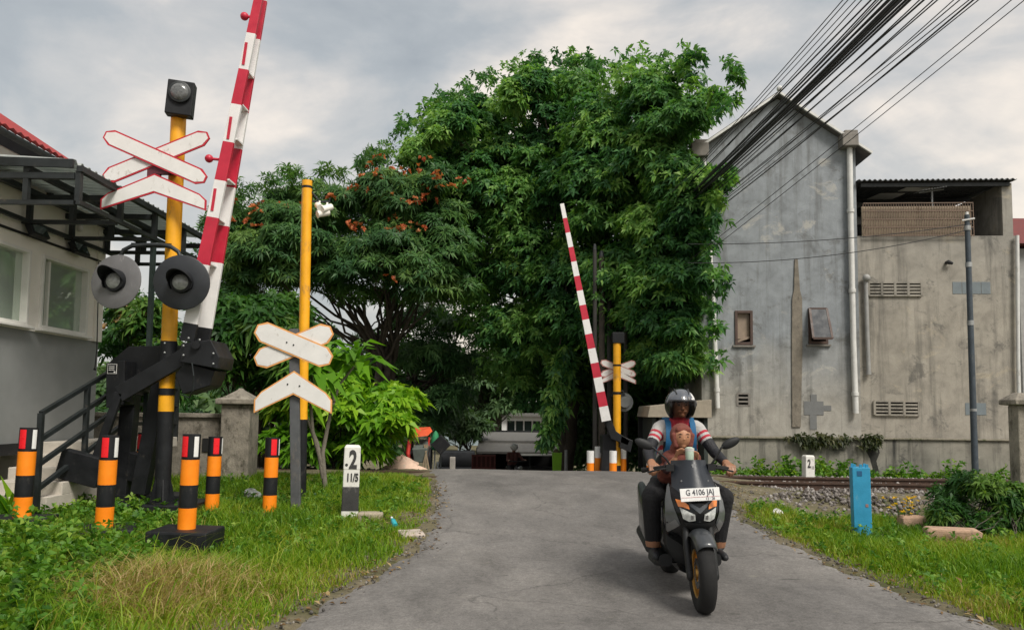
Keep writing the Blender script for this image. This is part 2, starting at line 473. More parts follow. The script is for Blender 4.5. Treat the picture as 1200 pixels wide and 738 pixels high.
# ------------------------------------------------------------------ ground sheet, road, track
def ticks(lo, hi, a, b, fine, n):
    return np.concatenate([a - np.geomspace(1, a - lo + 1, n)[::-1] + 1 - .0, np.arange(a + fine, b, fine), b + np.geomspace(1, hi - b + 1, n) - 1])
def ground_mat():
    m, nt, b = nmat('soil_and_turf'); vec = mapping(nt)
    n1 = noise(nt, vec, 1.3, 8, .65); n2 = noise(nt, vec, 14, 8, .7)
    r1 = ramp(nt, [(.32, (.075, .08, .025)), (.46, (.11, .1, .045)), (.58, (.165, .14, .085)), (.72, (.22, .19, .14))])
    nt.links.new(n1.outputs['Fac'], r1.inputs['Fac'])
    r2 = ramp(nt, [(.3, .55), (.7, 1.2)]); nt.links.new(n2.outputs['Fac'], r2.inputs['Fac'])
    nt.links.new(mixc(nt, 1, r1.outputs['Color'], r2.outputs['Color'], 'MULTIPLY'), b.inputs['Base Color'])
    b.inputs['Roughness'].default_value = .95
    bp = nt.nodes.new('ShaderNodeBump'); bp.inputs['Strength'].default_value = .6; bp.inputs['Distance'].default_value = .05
    nt.links.new(n2.outputs['Fac'], bp.inputs['Height']); nt.links.new(bp.outputs['Normal'], b.inputs['Normal']); return m
xs = ticks(-400, 400, -9, 12, .14, 26); ys = ticks(-60, 600, 0, 24, .14, 26)
vv = []
for y in ys:
    for x in xs:
        z = gz(x, y)
        d = max(xl(y) - x, x - xr(y))
        if d < -.12: z -= .06
        elif d > .2: z += .018 * math.sin(x * 3.1 + 1.3 * math.sin(y * 1.7)) + .015 * math.sin(y * 4.3 + x)
        vv.append((x, y, z))
nx = len(xs)
ff = [(j * nx + i, j * nx + i + 1, (j + 1) * nx + i + 1, (j + 1) * nx + i) for j in range(len(ys) - 1) for i in range(nx - 1)]
g = MB(); g.add(vv, ff); structure(g.build('ground', ground_mat(), smooth=180))

def road_mat():
    m, nt, b = nmat('worn_asphalt'); vec = mapping(nt)
    big = noise(nt, vec, .45, 6, .6, .6); mid = noise(nt, mapping(nt, (1, .55, 1)), 2.2, 8, .68, .4); fine = noise(nt, vec, 70, 5, .8)
    r1 = ramp(nt, [(.3, (.125, .119, .113)), (.5, (.158, .15, .142)), (.7, (.2, .188, .174))])
    nt.links.new(big.outputs['Fac'], r1.inputs['Fac'])
    r2 = ramp(nt, [(.28, .66), (.5, 1.0), (.72, 1.28)]); nt.links.new(mid.outputs['Fac'], r2.inputs['Fac'])
    c = mixc(nt, 1, r1.outputs['Color'], r2.outputs['Color'], 'MULTIPLY')
    r3 = ramp(nt, [(.3, .6), (.7, 1.38)]); nt.links.new(fine.outputs['Fac'], r3.inputs['Fac'])
    c = mixc(nt, 1, c, r3.outputs['Color'], 'MULTIPLY')
    sp = noise(nt, vec, 24, 4, .75); rsp = ramp(nt, [(.34, .78), (.5, 1.0), (.68, 1.2)]); nt.links.new(sp.outputs['Fac'], rsp.inputs['Fac']); c = mixc(nt, 1, c, rsp.outputs['Color'], 'MULTIPLY')
    # pale worn patches, dark repair marks and hairline cracks
    pw = noise(nt, mapping(nt, (1, 1.8, 1), (4, 2, 0)), 3.2, 7, .7, .8); rp = ramp(nt, [(.62, 0.0), (.7, .6)]); nt.links.new(pw.outputs['Fac'], rp.inputs['Fac'])
    c = mixc(nt, rp.outputs['Color'], c, (.25, .235, .2))
    ds = noise(nt, mapping(nt, (.5, 2.4, 1), (9, 5, 0)), 3.4, 5, .6, .4); rd = ramp(nt, [(.66, 0.0), (.7, .8)]); nt.links.new(ds.outputs['Fac'], rd.inputs['Fac'])
    c = mixc(nt, rd.outputs['Color'], c, (.062, .058, .055))
    vo = nt.nodes.new('ShaderNodeTexVoronoi'); vo.feature = 'DISTANCE_TO_EDGE'; vo.inputs['Scale'].default_value = .75
    wv = noise(nt, vec, 1.6, 6, .6); ad = mixc(nt, .35, vec, wv.outputs['Color']); nt.links.new(ad, vo.inputs['Vector'])
    rc = ramp(nt, [(0.0, .6), (.007, 0.0)]); nt.links.new(vo.outputs['Distance'], rc.inputs['Fac'])
    gate = ramp(nt, [(.42, 0.0), (.52, 1.0)]); nt.links.new(big.outputs['Fac'], gate.inputs['Fac'])
    c = mixc(nt, mixc(nt, 1, rc.outputs['Color'], gate.outputs['Color'], 'MULTIPLY'), c, (.05, .047, .044))
    nt.links.new(c, b.inputs['Base Color']); b.inputs['Roughness'].default_value = .82
    bp = nt.nodes.new('ShaderNodeBump'); bp.inputs['Strength'].default_value = .45; bp.inputs['Distance'].default_value = .008
    nt.links.new(fine.outputs['Fac'], bp.inputs['Height']); nt.links.new(bp.outputs['Normal'], b.inputs['Normal']); return m
rd = MB(); rows = []
yy = np.concatenate([np.arange(-12, 3, .5), np.arange(3, 17, .07), np.arange(17, 92, .8)])
for y in yy:
    a, c = xl(y) + wob(y), xr(y) + wob(y * 1.13 + 4); row = []
    for i in range(31):
        t = i / 30; x = lerp(a, c, t)
        e = min(t, 1 - t) * (c - a)
        row.append((x, y, road_z(vt(x, y)) + .012 * S(0, .5, e) + .006 * math.sin(x * 2.3) * math.sin(y * 1.9) + .004 - .05 * (i in (0, 30))))
    rows.append(row)
rd.loft(rows, cap=False, closed=False)
structure(rd.build('road', road_mat(), smooth=180))

RUST = mat('rusty_rail', (.075, .045, .032), .75, .3, var=.4, scale=12, bump=.3)
UT = V((1, -.061, 0)).normalized(); NT = V((.061, 1, 0)).normalized()
def tp(u, v, z): return V((0, 13.4, 0)) + UT * u + NT * v + V((0, 0, z))
tr = thing('railway_track', 'single railway track crossing the road on rusty rails', 'railway track', tp(0, .5, .14))
for v0 in (0.0, 1.07):
    m_ = MB(); pr = [(-.06, 0), (.06, 0), (.06, .012), (.012, .03), (.012, .1), (.035, .108), (.035, .14), (-.035, .14), (-.035, .108), (-.012, .1), (-.012, .03), (-.06, .012)]
    m_.loft([[tp(u, v0 + a, .125 + h) for a, h in pr] for u in np.arange(-60, 61, 3)])
    m_.build('rail', RUST, tr)
SLP = mat('sleeper_concrete', (.26, .24, .21), .9, var=.3, bump=.3)
for i, u in enumerate(np.arange(-9, 13, .62)):
    m_ = MB(); c = [tp(u + du, v, z) for z in (-.03, .13) for du, v in ((-.1, -.4), (.1, -.4), (.1, 1.47), (-.1, 1.47))]
    m_.loft([c[:4], c[4:]]); m_.build('sleeper', SLP, tr, bevel=.015)

# crushed stone round the track
ico_v = []; bm = bmesh.new(); bmesh.ops.create_icosphere(bm, subdivisions=1, radius=1)
iv = np.array([v.co[:] for v in bm.verts]); itri = np.array([[v.index for v in f.verts] for f in bm.faces]); bm.free()
def stones(name, pts, smin, smax, m, r=rng):
    n = len(pts); s = r.uniform(smin, smax, (n, 1, 1)) * r.uniform(.6, 1.25, (n, 1, 3))
    a = r.uniform(0, 6.28, n); ca, sa = np.cos(a), np.sin(a)
    v = iv[None] * (1 + r.uniform(-.28, .28, (n, len(iv), 1))) * s
    x = v[..., 0] * ca[:, None] - v[..., 1] * sa[:, None]; y = v[..., 0] * sa[:, None] + v[..., 1] * ca[:, None]
    v = np.stack([x, y, v[..., 2]], -1) + pts[:, None]
    idx = (itri[None] + (np.arange(n) * len(iv))[:, None, None]).reshape(-1)
    return fast(name, v.reshape(-1, 3), np.full(n * len(itri), 3), idx, np.repeat(r.random(n), len(itri)), m)
STONE = leafmat('crushed_stone', [(0, (.07, .06, .055)), (.4, (.13, .115, .105)), (.75, (.2, .18, .165)), (1, (.34, .32, .3))], trans=0, rough=.9)
pts = []
while len(pts) < 13000:
    u = random.uniform(-9, 14); v = random.uniform(-2.55, 2.6); p = tp(u, v, 0)
    o = p.x - xr(p.y) if p.x > 0 else xl(p.y) - p.x
    if o < .1 or (p.x < 0 and (v < -.25 and random.random() < .93)): continue
    if v < -1.6 and random.random() < (-1.6 - v) * .8: continue
    z = gz(p.x, p.y) + random.uniform(-.01, .03)
    if z > .18: z = .175
    pts.append((p.x, p.y, z))
chips = []
for _ in range(1300):   # loose chips along the road edges
    y = random.uniform(5, 12.5); sd_ = random.random() < .5; x = (xl(y) - random.gauss(-.02, .17)) if sd_ else (xr(y) + random.gauss(-.02, .17))
    chips.append((x, y, gz(x, y) + .004))
st = stones('ballast', np.array(pts), .016, .038, STONE)
CHIP = leafmat('road_chips', [(0, (.07, .065, .06)), (.7, (.15, .14, .125)), (1, (.26, .24, .21))], trans=0, rough=.9)
ct = stones('gravel', np.array(chips), .004, .015, CHIP)
tag(ct, 'loose gravel chips scattered along the broken road edges', 'gravel', kind='stuff')
tag(st, 'grey crushed stone ballast heaped along the railway track', 'ballast', kind='stuff')

# ------------------------------------------------------------------ grass
def blades(pts, h, wd, lean, tint, r=rng):
    n = len(pts); a = r.uniform(0, 6.28, n); f = r.uniform(0, 6.28, n)
    s = np.stack([np.cos(a), np.sin(a), 0 * a], 1) * wd[:, None] * .5
    d = np.stack([np.cos(f), np.sin(f), 0 * f], 1) * (h * lean)[:, None]
    up = np.array([0, 0, 1.0])
    m1 = pts + up * (h * .55)[:, None] + d * .35; tip = pts + up * (h * (1 - lean * .35))[:, None] + d
    v = np.stack([pts - s, pts + s, m1 + s * .75, m1 - s * .75, tip], 1).reshape(-1, 3)
    b = (np.arange(n) * 5)[:, None]
    idx = np.concatenate([b + np.array([0, 1, 2, 3]), b + np.array([3, 2, 4])], 1).ravel()
    return v, np.tile([4, 3], n), idx, np.repeat(tint, 2)
GRASS = leafmat('grass_blades', [(0, (.035, .105, .006)), (.35, (.11, .23, .01)), (.6, (.22, .31, .015)), (.8, (.3, .27, .06)), (.9, (.3, .2, .08)), (1, (.56, .42, .22))], trans=.3)
GZ = np.vectorize(gz)
def field(n, x0, x1, y0, y1, fn):
    x = rng.uniform(x0, x1, n); y = rng.uniform(y0, y1, n) if y0 > 0 else rng.uniform(y0, y1, n)
    L = np.interp(y, ELy, ELx) - x; Rr = x - np.interp(y, ERy, ERx); o = np.maximum(L, Rr)
    v = y - 13.4 + .061 * x
    keep, h, t, lean, wd = fn(x, y, o, v, rng.random(n))
    k = keep & (o > -.02)
    x, y, h, t, lean, wd = x[k], y[k], h[k], t[k], lean[k], wd[k]
    z = GZ(x, y); return np.stack([x, y, z - .01], 1), h, wd, lean, np.clip(t, 0, 1)
def pn(x, y, s, ph=0):  # cheap patch noise 0..1
    return .5 + .25 * np.sin(x * s + ph + 1.7 * np.sin(y * s * .7 + ph)) + .25 * np.sin(y * s * 1.3 + 2 * ph + 1.3 * np.sin(x * s * .8))
def dryc(x, y): return np.exp(-(((x + 2.75) / .75) ** 2 + ((y - 5.75) / .85) ** 2))
def left_grass(x, y, o, v, u):
    lush = 1 / (1 + np.exp((x + 3.0 + .25 * (y - 6)) * 2.5)) * (y < 10.5)
    p = pn(x, y, 2.1); q = pn(x, y, 6.3, 1)
    h = (.06 + .085 * p + .05 * q) * np.minimum(1, .4 + o * 1.3) + lush * .13 * p
    dr = dryc(x, y); h = h + dr * .1
    t = .42 + .3 * (pn(x, y, 3.3, 2) - .5) + rng.normal(0, .13, len(x)) - lush * .1 + dr * .35 + .15 * np.exp(-o * 3)
    keep = (u < .45 + .55 * q) & (o > .1 * pn(x, y, 9, 3) - .01) & (v < -.22) & (u < .6 + o * 1.6) & (rng.random(len(x)) > dr * .85)
    return keep, h * rng.uniform(.6, 1.4, len(x)), t, rng.uniform(.15, .8, len(x)) + dr * .3, rng.uniform(.006, .012, len(x))
def right_grass(x, y, o, v, u):
    p = pn(x, y, 1.9, 4); q = pn(x, y, 6, 5)
    bal = v > -2.6 + .5 * (q - .5)
    h = (.06 + .1 * p + .05 * q) * np.minimum(1, .4 + o)
    t = .46 + .34 * (pn(x, y, 2.6, 6) - .5) + rng.normal(0, .13, len(x)) + .12 * np.exp(-o * 3)
    keep = ~bal & (o > .1 * pn(x, y, 8, 2) - .01) & (u < .6 + o * 1.4)
    return keep, h * rng.uniform(.6, 1.45, len(x)), t, rng.uniform(.15, .8, len(x)), rng.uniform(.006, .013, len(x))
GP = []
GP.append(blades(*(lambda a: (a[0], a[1], a[2], a[3], a[4]))(field(210000, -8.5, -.6, 4.2, 13.5, left_grass))))
def long_grass(x, y, o, v, u):
    e = 1 / (1 + np.exp((x + 3.0 + .2 * (y - 6)) * 4)); n = len(x)
    return (u < .12 + .88 * e) & (o > .25) & (y < 9.5), rng.uniform(.2, .55, n) * np.where(y > 7, .6, 1), rng.uniform(.25, .85, n), rng.uniform(.4, 1.1, n), rng.uniform(.006, .013, n)
GP.append(blades(*field(7000, -6.6, -1.8, 4.3, 9.5, long_grass)))
GP.append(blades(*field(150000, 2.0, 10.5, 4.6, 12.6, right_grass)))
def joinb(parts):
    V_, N_, I_, T_ = [], [], [], []; b = 0
    for v, n, i, t in parts: V_.append(v); N_.append(n); I_.append(i + b); T_.append(t); b += len(v)
    return np.concatenate(V_), np.concatenate(N_), np.concatenate(I_), np.concatenate(T_)
tag(fast('grass', *joinb(GP), GRASS), 'short green grass on the verges either side of the road', 'grass', kind='stuff')
# straw-coloured tuft in the left foreground
def dry(x, y, o, v, u):
    d = dryc(x, y); n = len(x)
    return (u < d * 1.15) & (o > .1), (.12 + .3 * d) * rng.uniform(.5, 1.3, n), np.where(rng.random(n) < .82, rng.uniform(.8, 1.0, n), rng.uniform(.4, .7, n)), rng.uniform(.5, 1.3, n), rng.uniform(.004, .009, n)
tag(fast('dry_grass', *blades(*field(30000, -4.5, -1.3, 4.3, 7.6, dry)), GRASS), 'dry straw coloured grass patch beside the front bollard block', 'dry grass', kind='stuff')
# fallen leaves on the verge and road edges
fx = []
while len(fx) < 520:
    y = random.uniform(4.6, 13); s_ = random.random() < .55; o = abs(random.gauss(0, .45)) - .25; x = xl(y) - o if s_ else xr(y) + o
    fx.append((x, y, gz(x, y) + (.014 if o < 0 else .03)))
fa = np.array(fx); fd_ = np.stack([rng.normal(0, 1, len(fa)), rng.normal(0, 1, len(fa)), rng.uniform(-.1, .35, len(fa))], 1)
LITTER = leafmat('dead_leaves', [(0, (.07, .04, .02)), (.5, (.2, .12, .05)), (1, (.36, .27, .13))], trans=.1, rough=.8)
tag(leafmesh('fallen_leaves', [(leaf_arrays(fa, fd_, np.tile((0, 0, 1.0), (len(fa), 1)), rng.uniform(.03, .085, len(fa)), rng.uniform(.015, .04, len(fa)), .3, .02), rng.random(len(fa)))], LITTER), 'dry brown fallen leaves along the road edges', 'leaves', kind='stuff')
# leafy weeds
WEED = leafmat('weed_leaves', [(0, (.035, .11, .014)), (.5, (.1, .23, .024)), (1, (.25, .36, .05))])
def weeds(n, sx, sy, hfun, seed, L=.07, W=.034, k=5, per=7):
    r = np.random.default_rng(seed); C, A, T = [], [], []
    for _ in range(n):
        x, y = sx(r), sy(r); h = hfun(x, y, r)
        if h <= 0: continue
        if xl(y) - .1 < x < xr(y) + .1: continue
        z = gz(x, y); dx, dy = r.normal(0, .18, 2); t0 = r.uniform(.2, .8)
        for i in range(per):
            t = (i + 1) / per
            C.append((x + dx * h * t + r.normal(0, .03), y + dy * h * t + r.normal(0, .03), z + h * t)); A.append((dx + r.normal(0, .5), dy + r.normal(0, .5), .8)); T.append(t0)
    return tufts(np.array(C), np.array(A), k, L, W, (.5, 1.5), .25, tint=np.array(T) * r.uniform(.7, 1.3, len(T)), r=r)
def hl(x, y, r):
    e = 1 / (1 + math.exp((x + 3.15 + .22 * (y - 6)) * 4)); return e * r.uniform(.16, .58) * (1 if y < 6.9 else .5) if r.random() < .25 + .75 * e else 0
wl = [weeds(2600, lambda r: r.uniform(-6.6, -2.6), lambda r: r.uniform(4.3, 9.6), hl, 3)]
wl.append(weeds(420, lambda r: r.uniform(-5, -1.4), lambda r: r.uniform(7.2, 12.4), lambda x, y, r: r.uniform(.06, .16), 4, .05, .03, 5, 3))
wl.append(weeds(500, lambda r: r.uniform(2.6, 9), lambda r: r.uniform(5, 10.6), lambda x, y, r: r.uniform(.06, .2), 5, .05, .026, 5, 4))
wl.append(weeds(250, lambda r: r.uniform(4.2, 10.5), lambda r: r.uniform(15.7, 16.4), lambda x, y, r: r.uniform(.1, .5) * (1 if 5.6 < x < 6.8 or r.random() < .2 else .45), 6, .11, .055, 5, 5))
tag(leafmesh('weeds', wl, WEED), 'leafy green weeds growing thick through the grass', 'weeds', kind='stuff')
# ------------------------------------------------------------------ left: guard house
K = 1.12      # the guard house stands a little behind the signal
XW = -6.25
def PXp(px, py, X):
    r = ray(px, py); t = X / r.x; return CAM + r * t
HWH = mat('house_white', (.8, .77, .7), .7, var=.06, scale=2, wear=(.5, .47, .42), wearamt=.2, bump=.1)
HGR = mat('house_grey', (.23, .24, .235), .75, var=.1, scale=2.5, wear=(.24, .24, .23), wearamt=.16, bump=.12)
FRM = mat('window_white', (.72, .71, .67), .45, var=.05)
REDROOF = mat('red_roof', (.27, .022, .02), .5, var=.25, scale=4, wear=(.13, .03, .025), wearamt=.3)
GLASS = glassmat('window_glass', (.035, .05, .045))
REFGLASS = glassmat('reflective_film', (.5, .58, .5), .02); REFGLASS.node_tree.nodes['Principled BSDF'].inputs['Metallic'].default_value = .55  # pale green base puts the bright tree reflection into the pane colour
CREAM = mat('cream_render', (.5, .46, .4), .85, var=.12, bump=.2, wear=(.3, .27, .22), wearamt=.3)
hs = thing('guard_house', 'white and grey guard house raised on piers behind the barrier', 'house', (XW, 9.5, 0))
Y0, Y1 = 5.5, 11.3
zf = .97; zs = 2.41; zt = 4.58
wins = []
for a, b in ((-95, 31), (45, 101)):
    ya, yb = PXp(a, 340, XW).y, PXp(b, 340, XW).y; wins.append((ya, yb))
zw0, zw1 = 2.46, 3.44
m_ = MB(); m_.box((XW - .1, (Y0 + Y1) / 2, (zf + zs) / 2), (.2, Y1 - Y0, zs - zf)); m_.box((XW - 1.7, Y1 - .1, (zf + zs) / 2), (3, .2, zs - zf))
m_.build('lower_wall', HGR, hs)
m_ = MB()
ycut = [Y0] + [v for w_ in wins for v in w_] + [Y1]
m_.box((XW - .085, (Y0 + Y1) / 2, (zs + zw0) / 2), (.2, Y1 - Y0, zw0 - zs)); m_.box((XW - .085, (Y0 + Y1) / 2, (zw1 + zt) / 2), (.2, Y1 - Y0, zt - zw1))
for i in range(0, len(ycut), 2): m_.box((XW - .085, (ycut[i] + ycut[i + 1]) / 2, (zw0 + zw1) / 2), (.2, ycut[i + 1] - ycut[i], zw1 - zw0))
m_.box((XW - 1.7, Y1 - .1, (zs + zt) / 2), (3, .2, zt - zs)); m_.box((XW + .02, Y1 - .09, (zs + zt) / 2), (.05, .2, zt - zs))
m_.box((XW - 3.2, (Y0 + Y1) / 2, (zf + zt) / 2), (.2, Y1 - Y0, zt - zf)); m_.box((XW - 1.7, (Y0 + Y1) / 2, 4.6), (3.2, Y1 - Y0 - .01, .1))
m_.build('upper_wall', HWH, hs)
for ya, yb in wins:
    wdo = MB(); t = .045
    for c, s in (((XW, ya + t / 2, (zw0 + zw1) / 2), (.1, t, zw1 - zw0)), ((XW, yb - t / 2, (zw0 + zw1) / 2), (.1, t, zw1 - zw0)),
                 ((XW, (ya + yb) / 2, zw0 + t / 2), (.1, yb - ya - 2 * t, t)), ((XW, (ya + yb) / 2, zw1 - t / 2), (.1, yb - ya - 2 * t, t)),
                 ((XW - .02, lerp(ya, yb, .2), (zw0 + zw1) / 2), (.05, .035, zw1 - zw0 - 2 * t))): wdo.box(c, s)
    wdo.box((XW + .045, (ya + yb) / 2, zw0 - .02), (.13, yb - ya + .1, .035))
    fr = wdo.build('window', FRM, hs, bevel=.006)
    MB().box((XW - .05, (ya + yb) / 2, (zw0 + zw1) / 2), (.012, yb - ya - t, zw1 - zw0 - t)).build('pane', REFGLASS, fr)
MB().box((XW - 1.6, (Y0 + Y1) / 2, zf - .07), (3.3, Y1 - Y0, .14)).build('floor_beam', BLACK, hs)
m_ = MB()
for y in (6.3, 7.4, 8.6, 9.9, 11.4):
    m_.box((XW - .18, y, .43), (.3, .34, .94)); m_.box((XW - 2.4, y, .43), (.3, .34, .94))
m_.build_each('pier', CREAM, hs, bevel=.01)
MB().box((XW - 1.9, (Y0 + Y1) / 2, .44), (.2, Y1 - Y0, .9)).build('rear_plinth', mat('plinth_dark', (.06, .055, .05), .9), hs)  # dark sheet standing in for the shade under the floor
# red sheet roof rising away from the eave
m_ = MB(); e0 = V((-5.95, 4.5, 4.7)); rows = []
npr = 40
for k in range(2 * npr + 1):
    s = k / (2 * npr); rows.append([e0 + V((0, 5.53 * s, .03 * (k % 2))), e0 + V((-2.6, 5.53 * s, 1.68 + .03 * (k % 2)))])
m_.loft(rows, cap=False, closed=False)
rf = m_.build('roof', REDROOF, hs); sm = rf.modifiers.new('thick', 'SOLIDIFY'); sm.thickness = .03
m_ = MB(); m_.bar((-5.97, 4.5, 4.63), (-5.97, 10.0, 4.63), .12, .03); m_.prism([(-.2, -.5), (-.35, .1), (-2.7, 1.6), (-2.7, -.5)], e0 + V((0, 5.4, 0)), (1, 0, 0), (0, 0, 1), .05)
m_.build('gable_end', STEEL, hs)  # eave bar, plus a dark panel drawing the roof's shaded underside
# steel-framed canopy
CANS = mat('canopy_sheet', (.5, .53, .52), .5, .3, var=.25, scale=2, wear=(.3, .3, .28), wearamt=.3)
XE = -5.04; ZC = 4.24; yA, yB = 8.42, 12.2
m_ = MB(); rows = []
n = 26 * 8
for k in range(n + 1):
    y = lerp(yA, yB, k / n); dz = .035 * math.sin(k / n * 26 * 2 * math.pi); dz = max(-.02, min(.028, dz * 1.4))
    rows.append([(XE, y, ZC + dz), (-7.2, y, ZC + .12 + dz)])
m_.loft(rows, cap=False, closed=False)
nt_ = CANS.node_tree; b_ = nt_.nodes['Principled BSDF']; b_.inputs['Metallic'].default_value = 0; tl = nt_.nodes.new('ShaderNodeBsdfTranslucent'); tl.inputs['Color'].default_value = (.6, .64, .62, 1); mx_ = nt_.nodes.new('ShaderNodeMixShader'); mx_.inputs['Fac'].default_value = .4
nt_.links.new(b_.outputs[0], mx_.inputs[1]); nt_.links.new(tl.outputs[0], mx_.inputs[2]); nt_.links.new(mx_.outputs[0], nt_.nodes['Material Output'].inputs['Surface'])
cs = m_.build('canopy_sheet', CANS, hs); sm = cs.modifiers.new('thick', 'SOLIDIFY'); sm.thickness = .006
m_ = MB(); t = .07
for X in (XE + .06, XE - .55, XW + .1): m_.bar((X, yA + .02, ZC - .08), (X, yB, ZC - .08), t, t)
for X in (XE + .06, XW + .1): m_.bar((X, yA + .02, ZC - .47), (X, yB, ZC - .47), .05, .05)
for i in range(5):
    y = lerp(yA + .06, yB - .04, i / 4); m_.bar((XW, y, ZC - .16), (XE, y, ZC - .16), t, t); m_.bar((XW, y, ZC - .47), (XE, y, ZC - .47), .05, .05)
    for X in (XE + .04, XE - .56, XW + .1): m_.bar((X, y, ZC - .45), (X, y, ZC - .1), .06, .06)
m_.bar((-7.2, yA, ZC + .02), (XE, yA, ZC - .03), .1, .03)
m_.build('canopy_frame', STEEL, hs)
MB().bar((XE + .02, 10.35, .1), (XE + .02, 10.35, ZC - .1), .06, .06).build('canopy_post', mat('green_steel', (.03, .05, .045), .5, var=.2), hs)
m_ = MB(); m_.tube([(XW + .03, y, 3.62) for y in (6, 8, 10, 11.2)], .018, 6)
m_.build('conduit', BLACK, hs)
m_ = MB(); q = V((XW + .06, 11.1, 0)); m_.tube([q + V((0, 0, 3.6)), q + V((.02, 0, 2.9)), q + V((.03, .01, 2.3)), q + V((.02, 0, 2.0))], .008, 5); m_.sphere(q + V((.02, 0, 1.99)), .02, 8, 6)
m_.build('hanging_cord', BLACK, hs)
for nm, px, py, lb in (('near', 44, 271, 'black floodlight box under the canopy nearer the red roof edge'), ('far', 93, 292, 'black floodlight box under the canopy closer to the wall corner')):
    p = PXp(px, py, XW + .12); t = thing('floodlight', lb, 'floodlight', p, 'floodlights under the canopy')
    rt = Matrix.Rotation(R(-25), 3, 'Y')
    MB().box(p, (.08, .34, .17), rt).build('housing', BLACK, t, bevel=.01); MB().box(p + rt @ V((.042, 0, 0)), (.006, .29, .13), rt).build('lens', GLASS, t)
p = P(94, 266, 10.6); t = thing('light_bulb', 'white light bulb hanging below the canopy frame', 'bulb', p)
MB().cyl(p + V((0, 0, .05)), p + V((0, 0, .14)), .025, 12).build('socket', HWH, t, 40); MB().lathe([(.0, -.075), (.03, -.06), (.045, -.02), (.038, .02), (.02, .05)], p, (0, 0, 1), 14).build('bulb', SIGNWHITE, t, 60)

# stairs with a black handrail
stt = thing('staircase', 'cream staircase with black rails up to the guard house', 'staircase', (-5.7, 9.3, 0))
ns = 5
for i in range(ns):
    y0 = 8.75 + i * .3; z1 = .25 + (i + 1) * (zf - .25) / ns; m_ = MB(); m_.box((-5.78, (y0 + (10.45 if i < ns - 1 else 12.1)) / 2, z1 - .075), (.86, (10.45 if i < ns - 1 else 12.1) - y0, .15))
    m_.box((-5.78, y0 + .16, (z1 - .15) / 2), (.8, .28, z1 - .152)); m_.build('step', CREAM, stt, bevel=.008)
m_ = MB(); Xr = -5.38
a = V((Xr, 8.62, 1.36)); b = V((Xr, 10.45, 2.06)); c = V((Xr, 12.1, 2.06))
for dz in (0, -.3, -.58, -.86): m_.bar(a + V((0, 0, dz)), b + V((0, 0, dz)), .05, .05); m_.bar(b + V((0, 0, dz)), c + V((0, 0, dz)), .05, .05)
for p, zb in ((a, .1), (lerp(a, b, .5), .35), (b, .9), (c, .9)): m_.bar((p.x, p.y, zb), p, .055, .055)
m_.build('handrail', STEEL, stt)

# ------------------------------------------------------------------ crossing signal
DS = 9.45
cbz = .27; pb = G(190, 606); 
blk = V((-4.42, 9.5, 0)); gzb = gz(-4.4, 9.3) - .1
sg = thing('crossing_signal', 'yellow crossing signal pole with red edged crossbuck and twin lamps', 'signal', (blk.x, blk.y, gzb))
MB().box((blk.x + .02, blk.y + .12, gzb + .12), (.98, .8, .36)).build('concrete_block', BLACK, sg, bevel=.012)
pbot = V((P(190, 584, DS).x, DS, gzb + .3)); ptop = V((P(209.5, 133, DS).x, DS, P(209, 133, DS).z))
def polept(py):
    z = P(205, py, DS).z; t = (z - pbot.z) / (ptop.z - pbot.z); return pbot.lerp(ptop, t)
m_ = MB(); m_.tube([polept(482), ptop], .093, 24); m_.build('pole', YELLOW, sg, 60)
m_ = MB(); m_.tube([pbot, polept(482)], .095, 24); m_.lathe([(.17, 0), (.17, .025)], pbot, (0, 0, 1), 20)
for k in range(6):
    an = k * math.pi / 3; d = V((math.cos(an), math.sin(an), 0)); m_.prism([(.07, .02), (.165, .02), (.1, .3), (.07, .3)], pbot, d, (0, 0, 1), .012)
m_.build('pole_foot', BLACK, sg, 50)
m_ = MB()
for a, b in ((455, 463), (400, 432)): m_.tube([polept(b), polept(a)], .1, 24)
m_.build_each('pole_band', BLACK, sg, 60)
def planks(mb, cx, cy, d, L, W, ang, th, mw, me, off=0, tip=.11):
    """one pointed crossbuck board with a coloured edge, facing the camera side"""
    c = P(cx, cy, d) + V((0, off, 0)); a = R(ang); ux = V((math.cos(a), 0, math.sin(a))); uz = V((-math.sin(a), 0, math.cos(a)))
    def sh(e, dz): 
        l, w_ = L / 2 - e, W / 2 - e; return [(-l, -w_ * .42), (-l + tip * .9, -w_), (l - tip * .9, -w_), (l, -w_ * .42), (l, w_ * .42), (l - tip * .9, w_), (-l + tip * .9, w_), (-l, w_ * .42)]
    mb.prism(sh(0, 0), c + V((0, th, 0)), ux, uz, th, me); mb.prism(sh(.02, 0), c, ux, uz, .003, mw)
def chevron(mb, cx, cy, d, half, W, drop, th, mw, me):
    c = P(cx, cy, d); e = .02
    def sh(e):
        return [(-half + e, -drop - W * .5 + e * 1.2), (0, -W * .5 + e * 1.1), (half - e, -drop - W * .5 + e * 1.2), (half - e, -drop + W * .12 - e * .3), (half - .09, -drop + W * .5 - e), (0, W * .5 + .03 - e * 1.1), (-half + .09, -drop + W * .5 - e), (-half + e, -drop + W * .12 - e * .3)]
    mb.prism(sh(0), c + V((0, th, 0)), (1, 0, 0), (0, 0, 1), th, me); mb.prism(sh(e), c, (1, 0, 0), (0, 0, 1), .003, mw)
DX = 9.2
s_ = DX / F
for off, an, nm, cy in ((.03, 23.5, 'b', 182.5), (0, -23.5, 'a', 184)):
    m_ = MB(); planks(m_, 181.5, cy, DX, 135 * s_, 20 * s_, an, .02, 0, 1, off); m_.build('crossbuck_board', [SIGNWHITE, SIGNRED], sg)
m_ = MB(); chevron(m_, 180.5, 216, DX, 63 * s_, 20.5 * s_, 21 * s_, .02, 0, 1); m_.build('chevron_board', [SIGNWHITE, SIGNRED], sg)
